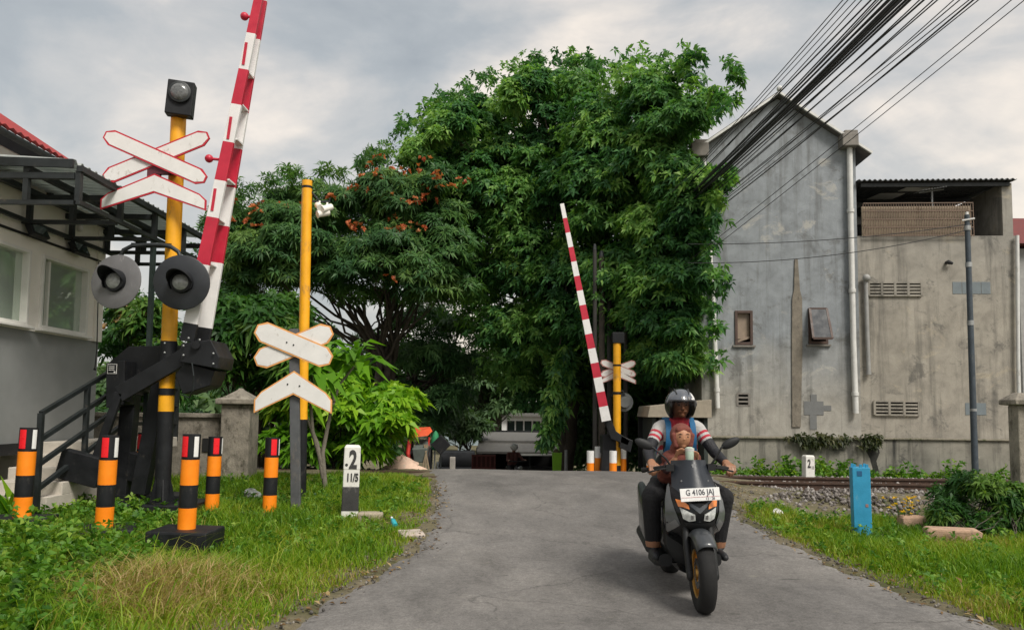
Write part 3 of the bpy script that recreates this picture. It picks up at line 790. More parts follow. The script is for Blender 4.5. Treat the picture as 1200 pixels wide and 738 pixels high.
m_ = MB(); p = P(181, 200, DX + .06); q = polept(205); m_.bar(p, V((q.x, DX + .06, p.z)), .1, .06); m_.bar(V((q.x, DX + .06, p.z)), q, .1, .06); m_.box(p, (.16, .05, .16)); p = P(181, 214, DX + .06); m_.bar(p, V((q.x, DX + .06, p.z)), .05, .04)
m_.build('sign_bracket', mat('maroon_bracket', (.1, .02, .03), .5), sg)
c = P(212, 117, DS - .12); rt = Matrix.Rotation(R(4), 3, 'Y') @ Matrix.Rotation(R(12), 3, 'Z')
lb = MB().box(c, (.32, .16, .44), rt).build('lamp_box', BLACK, sg, bevel=.012)
fc = c + rt @ V((.0, -.085, .06)); n_ = rt @ V((0, -1, 0))
MB().lathe([(.125, 0), (.135, .03), (.125, .035)], fc, n_, 24).build('bezel', STEEL, lb, 40); MB().lathe([(.115, .02), (.1, .045), (.06, .058), (.0, .063)], fc, n_, 24).build('lens', mat('lamp_lens', (.12, .125, .125), .2, var=.5, scale=30, coat=.4), lb, 80)
# twin lamps under a bent tube
DL = 9.05
hb = [P(x, y, DL + .12) for x, y in ((140, 322), (140, 303), (145, 293), (155, 288), (172, 287), (190, 287), (200, 289), (209, 295), (213, 305), (213, 322))]
m_ = MB(); m_.tube(hb, .026, 10); m_.bar(P(190, 287, DL + .12), polept(288), .05, .05); m_.build('lamp_arm', STEEL, sg, 60)
DISKG = mat('disk_grey', (.135, .134, .138), .5, var=.12, wear=(.25, .24, .24), wearamt=.2); DISKB = mat('disk_black', (.02, .023, .028), .5, var=.2)
for px, py, dm, rz, rx in ((136, 330, DISKG, -9, -3), (213, 331, DISKB, 5, 4)):
    c = P(px, py, DL); rt = Matrix.Rotation(R(rz), 3, 'Z') @ Matrix.Rotation(R(rx), 3, 'X'); n_ = rt @ V((0, -1, 0)); rr_ = 32.5 / F * DL
    m_ = MB(); m_.lathe([(rr_, -.006), (rr_, .006), (rr_ * .97, .012), (rr_ * .4, .014)], c, n_, 40); dk = m_.build('backing_disk', dm, sg, 40)
    m_ = MB(); ri = .145; n0 = 22; u = rt @ V((1, 0, 0)); v = rt @ V((0, 0, 1)); ring0, ring1, ring2, ring3 = [], [], [], []
    for k in range(n0 + 1):
        a = R(-35) + R(250) * k / n0; d = u * math.cos(a) + v * math.sin(a); l = .07 + .19 * max(0, math.sin(a)) ** .8
        for rg, rad, hh in ((ring0, ri, .0), (ring1, ri, l), (ring2, ri - .008, l), (ring3, ri - .008, .0)): rg.append(c + d * rad + n_ * hh)
    m_.loft([ring0, ring1, ring2, ring3], cap=False, closed=False); m_.build('hood', BLACK, dk, 40)
    MB().lathe([(ri - .01, .012), (ri - .02, .05), (ri - .04, .055)], c, n_, 28).build('lamp_ring', BLACK, dk, 40)
    MB().lathe([(ri - .035, .03), (ri - .06, .07), (.04, .09), (0, .095)], c, n_, 28).build('lens', LENS, dk, 80)
    MB().lathe([(.13, -.14), (.14, -.01)], c, n_, 20).build('lamp_can', BLACK, dk, 40)

# ------------------------------------------------------------------ barrier gate beside it
bg_ = thing('barrier_gate', 'raised double beam red and white barrier with black machine box', 'barrier', (-4.3, 10.0, gz(-4.3, 10)))
def beam(name, pts, edges, wds, d, th):
    """pts: two pixel points of the centre line; edges: pixel heights of the stripe joints, bottom to top"""
    (x0, y0), (x1, y1) = pts; rg, ms = [], []
    for y in edges:
        t = (y - y0) / (y1 - y0); c = P(lerp(x0, x1, t), y, d); w_ = lerp(wds[0], wds[1], t)
        a = (P(x1, y1, d) - P(x0, y0, d)).normalized(); sx = V((a.z, 0, -a.x)) * w_ / 2; ty = V((0, th / 2, 0))
        rg.append([c - sx - ty, c + sx - ty, c + sx + ty, c - sx + ty])
    return MB().loft(rg, [0] + [1 + k % 2 for k in range(len(edges) - 2)]).build(name, [BLACK, BOOMWHITE, BOOMRED], bg_, bevel=.006)
beam('boom_beam', ((222.5, 385), (303, 0)), [400, 379, 310, 255, 212, 167, 123, 82, 40, -4, -46, -88], (.175, .112), 9.25, .05)
beam('boom_beam', ((240.5, 385), (310.5, 0)), [402, 384, 308, 265, 220, 175, 132, 90, 47, 2, -42, -85], (.175, .06), 9.5, .05)
for py, px1, px2 in ((309, 239, 256), (212, 262, 277), (165, 272, 286), (86, 287, 296), (257, 250, 265), (125, 281, 289)):
    p, q = P(px1, py, 9.26), P(px2, py + 3, 9.49); MB().box((p + q) / 2 + V((-.02, 0, 0)), (.1, .22, .02)).build('cross_plate', BOOMWHITE, bg_)
m_ = MB()
for py, px in ((63, 286.5), (150, 268.5), (234, 250)): m_.bar(P(px - 1.6, py + 13, 9.22), P(px + 2.2, py - 13, 9.22), .035, .008, side=(1, 0, 0))
m_.build_each('reflector_strip', BOOMRED, bg_)
for px, py in ((286.5, 19.5), (245, 186)):
    p = P(px, py, 9.25); m_ = MB(); m_.sphere(p, .052, 14, 10); m_.cyl(p, p + V((.12, 0, -.01)), .018, 8); m_.build('boom_lamp', BOOMRED, bg_, 60)
# pivot housing, machine box, legs, counterweights
DB = 9.75
def slab(poly, d, th, m, name, par=bg_, bev=.01):
    c = P(*poly[0], d); pp = [P(x, y, d) - c for x, y in poly]
    return MB().prism([(p.x, p.z) for p in pp], c, (1, 0, 0), (0, 0, 1), -th, 0).build(name, m, par, bevel=bev)
slab([(212, 402), (247, 398), (257, 418), (254, 432), (211, 424)], 9.1, .5, BLACK, 'pivot_cover')
slab([(216, 424), (252, 434), (245, 452), (214, 462), (205, 440)], 9.2, .4, BLACK, 'pivot_box')
slab([(128, 424), (150, 406), (207, 404), (207, 428), (165, 456), (128, 468)], 9.85, .5, BLACK, 'machine_box')
slab([(124, 425), (146, 422), (146, 474), (124, 478)], 9.55, .3, BLACK, 'control_cabinet')
m_ = MB(); c = P(131.5, 432, 9.54)
m_.box(c, (.12, .004, .125), mat=0); m_.box(c + V((0, -.003, 0)), (.106, .004, .11), mat=1)
for dz in (.03, .008, -.014): m_.box(c + V((-.005, -.006, dz)), (.07, .004, .008), mat=0)
m_.box(c + V((.035, -.006, -.042)), (.02, .004, .02), mat=0); m_.build('sticker', [SIGNWHITE, BLACK], bg_)
for dd in (9.3, 9.7):
    m_ = MB(); m_.bar(P(238, 405, dd), P(140, 462, dd), .2, .06, side=(0, 0, 1)); m_.bar(P(140, 460, dd), P(112, 540, dd), .1, .06, side=(1, 0, 0)); m_.build('counterweight_arm', BLACK, bg_, bevel=.006)
for px, py, dd, an in ((96, 548, 9.25, -14), (152, 545, 9.9, -16)):
    MB().box(P(px, py, dd), (.52, .16, .36), Matrix.Rotation(R(-an), 3, 'Y')).build('counterweight', BLACK, bg_, bevel=.012)
for a, b, dd in (((154, 462), (140, 600), 9.9), ((192, 436), (164, 578), 9.75)):
    m_ = MB(); p, q = P(*a, dd), P(*b, dd); q.z = max(q.z, gz(q.x, q.y)); m_.bar(p, q, .19, .16, side=(1, 0, 0)); m_.build('support_leg', BLACK, bg_, bevel=.008)
m_ = MB(); m_.box((P(175, 590, 9.9).x, 9.98, .25), (.9, .5, .12)); m_.cyl(P(150, 466, 9.4), P(150, 466, 10.2), .05, 12); m_.cyl(P(229, 404, 9.05), P(229, 404, 9.8), .05, 12); m_.build('base_frame', BLACK, bg_)
m_ = MB(); m_.tube([P(225, 425, 9.05), P(227, 440, 9.0), P(226, 458, 9.05), P(222, 466, 9.1), P(212, 462, 9.2)], .008, 6); m_.build('cable', STEEL, bg_)
m_ = MB()
for px, py in ((193, 402), (193, 413), (215, 405), (215, 416), (250, 414), (250, 426), (221, 396), (234, 398)): m_.sphere(P(px, py, 9.07 if px > 210 else 9.25), .013, 8, 6)
m_.build_each('bolt', GALV, bg_)

# ------------------------------------------------------------------ bollards
def make_bollard():
    t = thing('bollard', '', 'bollard', (0, 0, 0), 'orange and black bollards round the barrier'); r_ = .086
    zs_ = [0, .215, .44, .69, .94]
    MB().tube([(0, 0, z) for z in zs_], r_, 24, [1, 0, 1, 0]).build('post', [BLACK, ORANGE], t, 50)
    m_ = MB(); n0 = 6
    def strip(a0, a1):
        mb = MB(); rgs = []
        for k in range(n0 + 1):
            a = R(lerp(a0, a1, k / n0)); d = V((math.cos(a), math.sin(a), 0)); rgs.append([d * (r_ - .002) + V((0, 0, .72)), d * (r_ + .006) + V((0, 0, .72)), d * (r_ + .006) + V((0, 0, .92)), d * (r_ - .002) + V((0, 0, .92))])
        return mb.loft(rgs, 0)
    strip(228, 272).build('red_reflector', REDREF, t); strip(310, 340).build('white_reflector', WHITEREF, t)
    MB().box((0, 0, -.06), (.5, .42, .13)).build('base_block', BLACK, t, bevel=.012); return t
b0 = make_bollard()
specs = [(218.5, 620, .2, 7.55, 'black and orange bollard on the tall block nearest the road', 8, None),
         (121.5, 618, .19, 7.8, 'black and orange bollard in weeds below the tilted counterweight', 30, None),
         (25.5, 606, .2, 8.0, 'black and orange bollard deep in weeds under the guard house window', 25, None),
         (164, 588, .2, 10.35, 'black and orange bollard mostly hidden behind the machine legs', 10, None),
         (248, 598, .12, 9.7, 'black and orange bollard between signal pole and stone gate pillar', 60, None),
         (315.5, 600, .1, 9.62, 'black and orange bollard beside the grey crossbuck post', 62, None)]
for i, (px, py, dz, d, lb, rz, _) in enumerate(specs):
    p = P(px, py, d); loc = V((p.x, d, p.z))
    o = b0 if i == 0 else dup(b0, loc)
    o.location = loc; o.rotation_euler = (R(random.uniform(-1, 1)), R(1.2), R(rz - 8)); o['label'] = lb
    if i in (0,):
        blkd = [c for c in kids(o) if c.name.startswith('base_block')][0]; blkd.scale = (1.18, 1.15, 1.9); blkd.location.z = -.07 * 0
bpy.context.view_layer.update()

# ------------------------------------------------------------------ camera pole, crossbuck sign, distance post
D = 11.3; zb = gz(-2.8, D); t = thing('camera_pole', 'slim yellow pole with black foot carrying white cameras', 'pole', (P(356, 580, D).x, D, zb))
p0 = V((P(352.5, 575, D).x, D, zb)); p1 = V((P(360, 212, D).x, D, P(360, 212, D).z))
pm = lerp(p0, p1, .245); MB().tube([pm, p1], .077, 20).build('pole', YELLOW, t, 60)
m_ = MB(); m_.tube([p0, pm], .078, 20); m_.lathe([(.2, 0), (.2, .025)], p0, (0, 0, 1), 6); m_.build('pole_foot', BLACK, t, 50)
MB().tube([lerp(p0, p1, .975), lerp(p0, p1, .982)], .081, 20).build('pole_band', BLACK, t, 60); m_ = MB()
for k in range(3): m_.cyl(p1 + V((-.05 + .05 * k, 0, 0)), p1 + V((-.05 + .05 * k, 0, .05)), .008, 6)
m_.build_each('spike', BLACK, t, 60)
m_ = MB(); m_.tube([P(362, 222, D), P(366, 226, D), P(374, 236, D), P(386, 236, D), P(387, 232, D)], .014, 6); m_.bar(P(366, 236, D), P(387, 237, D), .03, .03); m_.build('camera_bracket', STEEL, t)
for px, py, an in ((374, 242, 20), (383, 244, -30), (379, 250, -60)):
    c = P(px, py, D - .05); d = V((math.sin(R(an)), -.6, -.35)).normalized(); m_ = MB(); m_.tube([c - d * .1, c - d * .09, c + d * .06, c + d * .1], [.02, .05, .05, .058], 12); m_.cyl(c, c + V((0, .02, .09)), .015, 6); m_.build('camera', HWH, t, 50)

D = 9.9; s_ = D / F; zb = gz(P(346, 597, D).x, D)
t = thing('crossbuck_sign', 'white crossbuck and chevron sign on a dark grey post', 'sign', (P(346, 597, D).x, D, zb))
MB().bar((P(346, 600, D).x, D + .05, zb - .1), (P(343, 400, D).x, D + .05, P(343, 385, D).z), .125, .06).build('post', mat('grey_post', (.085, .09, .095), .6, var=.25, wear=(.14, .13, .12), wearamt=.3), t, bevel=.006)
for off, an, px, py in ((.024, 23, 343.5, 405), (0, -22, 344, 403.5)):
    m_ = MB(); planks(m_, px, py, D - .03, 97 * s_, 25 * s_, -an if 0 else an, .014, 0, 1, off, .12); m_.build('crossbuck_board', [SIGNWHITE, SIGNEDGE], t)
m_ = MB(); chevron(m_, 344, 449.5, D - .03, 45.5 * s_, 25 * s_, 22 * s_, .014, 0, 1); m_.build('chevron_board', [SIGNWHITE, SIGNEDGE], t)
m_ = MB()
for px, py in ((337, 450), (351, 452), (344, 404), (336, 401)): c = P(px, py, D - .035); m_.lathe([(.012, 0), (.008, .008)], c, (0, -1, 0), 8)
m_.build_each('rivet', STEEL, t)

PW = mat('post_white', (.68, .67, .63), .6, var=.08, wear=(.3, .29, .26), wearamt=.28, bump=.2); PK = mat('post_black', (.035, .035, .035), .6, var=.25, wear=(.14, .13, .12), wearamt=.3, bump=.2)
D = 9.5; c = P(409.5, 605, D); zb = gz(c.x, D); t = thing('distance_post', 'white and black distance post numbered 2 in the left verge', 'distance post', (c.x, D, zb))
t.rotation_euler = (0, R(1.2), R(12)); local(t)
h = P(409, 521, D).z - zb
def pr(z, w_=.1, d_=.075, x=0): return [(-w_, -d_, z), (w_, -d_, z), (w_, d_, z), (-w_, d_, z)]
MB().loft([pr(-.1, .105, .08), pr(.11, .105, .08), pr(.40, .103, .08), pr(.41, .1, .075), pr(.62, .1, .075), pr(.63, .103, .078), pr(h - .03, .1, .075), pr(h, .08, .06)], [0, 1, 1, 0, 0, 0, 0]).build('stone', [PW, PK], t, bevel=.012)
m_ = MB(); text(m_, '2', .31, (.012, -.08, h - .19), (1, 0, 0), (0, 0, 1), sx=.62, bold=.012); text(m_, '.', .3, (-.065, -.08, h - .17), (1, 0, 0), (0, 0, 1)); text(m_, '11/5', .135, (.012, -.08, .52), (1, 0, 0), (0, 0, 1), sx=.62, bold=.006)
text(m_, '1', .3, (-.106, .0, h - .19), (0, -1, 0), (0, 0, 1), sx=.62, bold=.012)
m_.build('number', PK, t)

# ------------------------------------------------------------------ stone wall with pillar
OLD = mat('old_stone', (.25, .225, .185), .92, var=.35, scale=5, bump=.6, bscale=25, wear=(.09, .08, .06), wearamt=.5)
D = 12.55; c = P(279, 560, D); zb = gz(c.x, D) - .1
t = thing('boundary_wall', 'weathered stone boundary wall ending in a capped gate pillar', 'wall', (c.x, D, zb))
zt = P(279, 474, D).z; MB().box((c.x, D, (zb + zt) / 2), (.47, .47, zt - zb)).build('pillar', OLD, t, bevel=.02)
zc = P(279, 457, D).z; q = lambda w_, z: [(c.x - w_, D - w_, z), (c.x + w_, D - w_, z), (c.x + w_, D + w_, z), (c.x - w_, D + w_, z)]
MB().loft([q(.25, zt), q(.31, zt + .01), q(.31, zt + .09), q(.22, zt + .12), q(.05, zc), q(.03, zc + .03)]).build('cap', OLD, t, bevel=.012)
zw = P(240, 489, D).z; xw0 = P(60, 500, D).x
m_ = MB(); m_.box(((xw0 + c.x - .24) / 2, D + .05, (zb + zw) / 2), (c.x - .24 - xw0, .14, zw - zb)); m_.box(((xw0 + c.x - .24) / 2, D + .05, zw + .035), (c.x - .24 - xw0, .24, .07))
m_.build('panel', OLD, t, bevel=.01)
m_ = MB(); m_.box((P(243, 520, D).x, D - .03, lerp(zb, zw, .6)), (.14, .02, .22)); m_.build('vent_opening', DARK, t)  # near-black plate on the wall draws the shade of an opening

# litter and slabs in the grass
def rubble(name, label, cat, c, size, m, rz=0, tilt=0, group=None):
    rt = Matrix.Rotation(R(rz), 3, 'Z') @ Matrix.Rotation(R(tilt), 3, 'X'); mb = MB(); c = V(c); h = V(size) / 2
    rg = []
    for z in (-1, -.2, .7, 1):
        k = 1 if z < .9 else .9; rg.append([c + rt @ V((x * h.x * k * random.uniform(.9, 1.05), y * h.y * k * random.uniform(.9, 1.05), z * h.z)) for x, y in ((-1, -1), (0, -1.03), (1, -1), (1.03, 0), (1, 1), (0, 1), (-1, 1), (-1, 0))])
    o = mb.loft(rg).build(name, m, at=c, bevel=.012); return tag(o, label, cat, group)
p = G(434, 611); rubble('concrete_block', 'short concrete block lying beside the numbered post', 'block', p + V((0, 0, .05)), (.3, .16, .14), mat('tan_block', (.34, .29, .22), .9, var=.2, bump=.4), 4)
p = G(482, 628); rubble('stone_slab', 'pale flat stone slab at the left road edge', 'slab', p + V((0, 0, .015)), (.27, .3, .07), mat('pink_slab', (.42, .36, .31), .9, var=.2, bump=.4), 20, 3)
p = G(464, 618); t = thing('plastic_bottle', 'turquoise plastic bottle lying beside the pale slab', 'bottle', p)
TQ = mat('turquoise_plastic', (.03, .36, .42), .3, var=.2)
d = V((-.35, .8, .35)).normalized(); MB().lathe([(.0, 0), (.03, .004), (.032, .02), (.03, .11), (.012, .15), (.012, .165)], p + V((0, -.05, .03)), d, 14).build('body', TQ, t, 50); MB().lathe([(.015, .163), (.015, .19)], p + V((0, -.05, .03)), d, 12).build('cap', SIGNWHITE, t, 40)
def crumple(name, label, cat, c, r, m):
    mb = MB(); mb.sphere((0, 0, 0), r, 14, 9); mb.v = [V(c) + v * (1 + random.uniform(-.3, .25)) for v in mb.v]; return tag(mb.build(name, m, at=c), label, cat)
p = G(294, 586); crumple('plastic_bag', 'crumpled clear plastic bag with red print in the grass', 'plastic bag', p + V((0, 0, .07)), (.13, .09, .09), mat('bag_plastic', (.3, .33, .31), .25, var=.3, scale=15, wear=(.5, .12, .06), wearamt=.25, coat=.3))
p = G(198, 735); crumple('orange_wrapper', 'small orange wrapper lying in dry grass at road edge', 'wrapper', p + V((0, 0, .02)), (.03, .02, .012), ORANGE)
p = G(911, 606); crumple('paper_scrap', 'white crumpled scrap of paper in the right verge grass', 'litter', p + V((0, 0, .05)), (.075, .06, .06), SIGNWHITE)
# ------------------------------------------------------------------ right: gable house and annex
U0 = V((0, 17.3, 0)); UX = V((1, -.061, 0)).normalized(); UN = V((-.061, -1, 0)).normalized()   # outward, to the camera
UZ = V((0, 0, 1))
def fac(px, py, off=0):
    "facade coordinates (s, z) of a pixel on the plane pushed off towards the camera"
    r = ray(px, py); o = U0 + UN * off; t = (o - CAM).dot(UN) / r.dot(UN); p = CAM + r * t
    return (p - U0).dot(UX), p.z
def fp(s, z, off=0): return U0 + UX * s + UZ * z + UN * off
def wall_mat(name, lo, hi, zsplit, stain, streak=(.07, .068, .06), patch=(.42, .39, .33), zw=.9):
    m, nt, b = nmat(name); vec = mapping(nt)
    sep = nt.nodes.new('ShaderNodeSeparateXYZ'); nt.links.new(vec, sep.inputs[0])
    big = noise(nt, vec, .55, 7, .6, .4); md = noise(nt, vec, 2.6, 9, .68, .3); st = noise(nt, mapping(nt, (2.6, 2.6, .2)), 1.7, 8, .65); fn = noise(nt, vec, 55, 5, .7)
    ma = nt.nodes.new('ShaderNodeMath'); ma.operation = 'MULTIPLY_ADD'; ma.inputs[1].default_value = 2.6; nt.links.new(big.outputs['Fac'], ma.inputs[0]); nt.links.new(sep.outputs['Z'], ma.inputs[2])
    rz = nt.nodes.new('ShaderNodeMapRange'); rz.inputs['From Min'].default_value = zsplit + 1.3 - zw; rz.inputs['From Max'].default_value = zsplit + 1.3 + zw; nt.links.new(ma.outputs[0], rz.inputs['Value'])
    c = mixc(nt, rz.outputs['Result'], lo, hi)
    rm = ramp(nt, [(.3, .72), (.5, 1.0), (.7, 1.22)]); nt.links.new(md.outputs['Fac'], rm.inputs['Fac']); c = mixc(nt, 1, c, rm.outputs['Color'], 'MULTIPLY')
    rs = ramp(nt, [(.5, 0.0), (.72, stain)]); nt.links.new(st.outputs['Fac'], rs.inputs['Fac']); c = mixc(nt, rs.outputs['Color'], c, streak)
    pm = noise(nt, mapping(nt, (1, 1, 1.6), (7, 3, 1)), 1.15, 9, .7, .6); rp = ramp(nt, [(.6, 0.0), (.68, .6)]); nt.links.new(pm.outputs['Fac'], rp.inputs['Fac']); c = mixc(nt, rp.outputs['Color'], c, patch)
    mo = noise(nt, mapping(nt, (1, 1, 1.2), (1, 8, 4)), 1.5, 10, .75, .4); rmo = ramp(nt, [(.55, 0.0), (.64, stain * .9)]); nt.links.new(mo.outputs['Fac'], rmo.inputs['Fac']); c = mixc(nt, rmo.outputs['Color'], c, (.09, .088, .08))
    nt.links.new(c, b.inputs['Base Color']); b.inputs['Roughness'].default_value = .93
    bp = nt.nodes.new('ShaderNodeBump'); bp.inputs['Strength'].default_value = .35; bp.inputs['Distance'].default_value = .02; nt.links.new(fn.outputs['Fac'], bp.inputs['Height']); nt.links.new(bp.outputs['Normal'], b.inputs['Normal'])
    return m
WG = wall_mat('gable_cement', (.33, .315, .28), (.25, .272, .29), 2.4, .62, patch=(.47, .45, .4))
WA = wall_mat('annex_cement', (.32, .295, .25), (.28, .266, .235), 4.6, .75, patch=(.45, .39, .29))
WR = wall_mat('retaining_cement', (.23, .22, .19), (.27, .25, .205), 1.0, 1.1, streak=(.04, .04, .036))
PIPE = mat('white_pipe', (.62, .62, .6), .5, var=.1, wear=(.36, .34, .3), wearamt=.3)
BROWN = mat('brown_wood', (.075, .045, .035), .6, var=.3)
def wall_grid(mb, s0, s1, z0, z1, holes, th, back=0, mat_=0):
    ss = sorted({s0, s1, *[h[0] for h in holes], *[h[1] for h in holes]}); zs = sorted({z0, z1, *[h[2] for h in holes], *[h[3] for h in holes]})
    def hole(a, b): return any(h[0] - 1e-5 <= a and b[0] <= h[1] + 1e-5 and h[2] - 1e-5 <= b[1] and b[2] <= h[3] + 1e-5 for h in holes)
    for i in range(len(ss) - 1):
        for j in range(len(zs) - 1):
            a, b, c, d = ss[i], ss[i + 1], zs[j], zs[j + 1]
            if any(h[0] - 1e-6 <= a and b <= h[1] + 1e-6 and h[2] - 1e-6 <= c and d <= h[3] + 1e-6 for h in holes): continue
            mb.quad(fp(a, c, back), fp(b, c, back), fp(b, d, back), fp(a, d, back), mat_); mb.quad(fp(a, c, back - th), fp(b, c, back - th), fp(b, d, back - th), fp(a, d, back - th), mat_)
    for a, b, c, d in list(holes) + [(s0, s1, z0, z1)]:
        for p, q in (((a, c), (b, c)), ((b, c), (b, d)), ((b, d), (a, d)), ((a, d), (a, c))):
            mb.quad(fp(*p, back), fp(*q, back), fp(*q, back - th), fp(*p, back - th), mat_)
def fbox(mb, s0, s1, z0, z1, o0, o1, mat_=0):
    mb.loft([[fp(s0, z, o0), fp(s1, z, o0), fp(s1, z, o1), fp(s0, z, o1)] for z in (z0, z1)], mat_)
def rect(px0, py0, px1, py1, off=0):
    a = fac(px0, (py0 + py1) / 2, off)[0]; b = fac(px1, (py0 + py1) / 2, off)[0]; c = fac((px0 + px1) / 2, py1, off)[1]; d = fac((px0 + px1) / 2, py0, off)[1]; return a, b, c, d
gh = thing('gable_house', 'tall grey cement house with pointed gable and stained wall', 'house', fp(6, 0))
s0 = fac(822, 400)[0]; s1 = fac(1005, 300)[0]; sa, za = fac(911, 116); zeL = fac(828, 180)[1]; zeR = fac(995, 170)[1]; ze = (zeL + zeR) / 2
w1 = rect(861, 364, 882, 404); w2 = rect(947, 361, 970, 403); v1 = rect(864, 461, 878, 475)
m_ = MB(); wall_grid(m_, s0, s1, -.4, ze, [w1, w2, v1], .18)
n_ = 1
tri = [(s0, ze), (s1, ze), (sa, za)]
m_.prism([(s, z) for s, z in tri], fp(0, 0, -.18), UX, UZ, -.18) if False else None
m_.loft([[fp(s, z, 0) for s, z in tri], [fp(s, z, -.18) for s, z in tri]])
for s in (s0, s1): m_.quad(fp(s, -.4, -.18), fp(s, -.4, -9), fp(s, ze, -9), fp(s, ze, -.18))
m_.quad(fp(s0, -.4, -9), fp(s1, -.4, -9), fp(s1, ze, -9), fp(s0, ze, -9))
m_.build('wall', WG, gh)
ROOFT = mat('grey_tiles', (.13, .12, .115), .8, var=.3, bump=.4); FASC = mat('concrete_trim', (.2, .185, .165), .8, var=.25, bump=.3)
m_ = MB()
for (a, za_), (b, zb_) in (((s0 - .28, ze - .2), (sa, za + .03)), ((s1 + .28, ze - .2), (sa, za + .03))):
    m_.loft([[fp(s, z, o) for s, z in ((a, za_), (b, zb_), (b, zb_ + .1), (a, za_ + .1))] for o in (.16, -9)])
rf = m_.build('roof', ROOFT, gh)
m_ = MB()
for (a, za_), (b, zb_) in (((s0 - .3, ze - .17), (sa, za + .07)), ((s1 + .3, ze - .17), (sa, za + .07))):
    m_.bar(fp(a, za_, .18), fp(b, zb_, .18), .05, .06, side=(0, 0, 1))
m_.sphere(fp(sa, za + .16, .18), .07, 8, 6); m_.build('verge_trim', PIPE, rf)
m_ = MB()
for px0, px1, py0, py1 in ((810, 830, 168, 184), (986, 1005, 157, 172)):
    a, b, c, d = rect(px0, py0, px1, py1, .2); fbox(m_, a, b, c, d, -.1, .28); fbox(m_, a + .08, b + .02, d + .002, d + .1, -.3, .2)
m_.build_each('eave_block', FASC, gh, bevel=.02)
for pts, rr_ in (([(824, 182), (829, 250), (835, 340), (841, 478)], .055), ([(995.5, 170), (997, 260), (1000, 400), (1003, 484)], .062)):
    m_ = MB(); P_ = [fp(*fac(x, y, .1), .1) for x, y in pts]; m_.tube(P_, rr_, 12)
    for t_ in (.25, .55, .93): q = P_[0].lerp(P_[-1], t_); q = V((np.interp(q.z, [p.z for p in P_[::-1]], [p.x for p in P_[::-1]]), q.y, q.z)); m_.cyl(q - UZ * .04, q + UZ * .04, rr_ * 1.25, 12)
    m_.build('downpipe', PIPE, gh, 60)
PANEL = mat('tan_panel', (.26, .2, .15), .6, var=.2)
for (a, b, c, d), open_ in ((w1, False), (w2, True)):
    m_ = MB(); t = .06
    fbox(m_, a, a + t, c, d, -.12, .03); fbox(m_, b - t, b, c, d, -.12, .03); fbox(m_, a + t, b - t, d - t, d, -.12, .03); fbox(m_, a + t, b - t, c, c + t, -.12, .03)
    wn = m_.build('window', BROWN, gh, bevel=.005)
    if not open_: 
        m_ = MB(); fbox(m_, a + t, b - t, c + t + .08, d - t, -.1, -.06); m_.build('panel', PANEL, wn)
        m_ = MB(); m_.bar(fp(a + t, c + t + .02, -.03), fp(b - t, c + t + .12, -.03), .05, .02); m_.build('loose_board', PANEL, wn)
    else:
        m_ = MB(); q = [fp(a + .03, d - .02, .03), fp(b - .03, d - .02, .03), fp(b - .01, c + .1, .3), fp(a + .01, c + .1, .3)]
        for i in range(4): m_.bar(q[i], q[(i + 1) % 4], .05, .035)
        m_.build('sash', BROWN, wn); m_ = MB(); k = V((0, .004, 0)); m_.loft([q, [p + UN * .012 for p in q]]); m_.build('pane', mat('dark_glass', (.04, .045, .052), .5, var=.2, spec=.25), wn)
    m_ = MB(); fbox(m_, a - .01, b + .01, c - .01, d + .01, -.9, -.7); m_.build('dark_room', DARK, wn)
    m_ = MB(); fbox(m_, a - .05, b + .05, c - .05, c - .01, -.02, .05); m_.build('sill', FASC, wn)
def louvre(par, r_, nb, cols, m, dk=DARK):
    a, b, c, d = r_; m_ = MB(); fbox(m_, a, b, c, d, -.16, -.13); o = m_.build('vent', dk, par)
    m_ = MB(); f = .025
    for k in range(cols + 1): s = lerp(a, b, k / cols); fbox(m_, s - f, s + f, c, d, -.1, .012)
    for k in range(nb + 1): z = lerp(c, d, k / nb); fbox(m_, a, b, z - .02, z + .02, -.08, .006)
    m_.build('slats', m, o)
louvre(gh, v1, 3, 1, FASC)
PATCH = mat('grey_patch', (.16, .165, .165), .9, var=.15, bump=.3); PATCHB = mat('blue_grey_patch', (.17, .2, .215), .9, var=.15, bump=.3)
m_ = MB()
for r_ in ((942, 470, 965, 486), (950, 462, 957, 470), (965, 475, 974, 481), (949, 486, 957, 503)): a, b, c, d = rect(*r_); fbox(m_, a, b, c, d, -.01, .008 + .001 * r_[0] % .004)
m_.build('cement_patch', PATCH, gh)
STRIP = mat('brown_mortar', (.19, .168, .135), .95, var=.3, bump=.5, wear=(.09, .08, .065), wearamt=.4)
m_ = MB(); l = []; 
for py, xa, xb in ((304, 931, 934.5), (340, 930, 937), (350, 928, 939.5), (400, 927.5, 940), (500, 928, 938)):
    a = fac(xa, py); b = fac(xb, py); l.append([fp(*a, 0), fp(*a, .03), fp(*b, .03), fp(*b, 0)])
m_.loft(l); m_.build('mortar_strip', STRIP, gh)

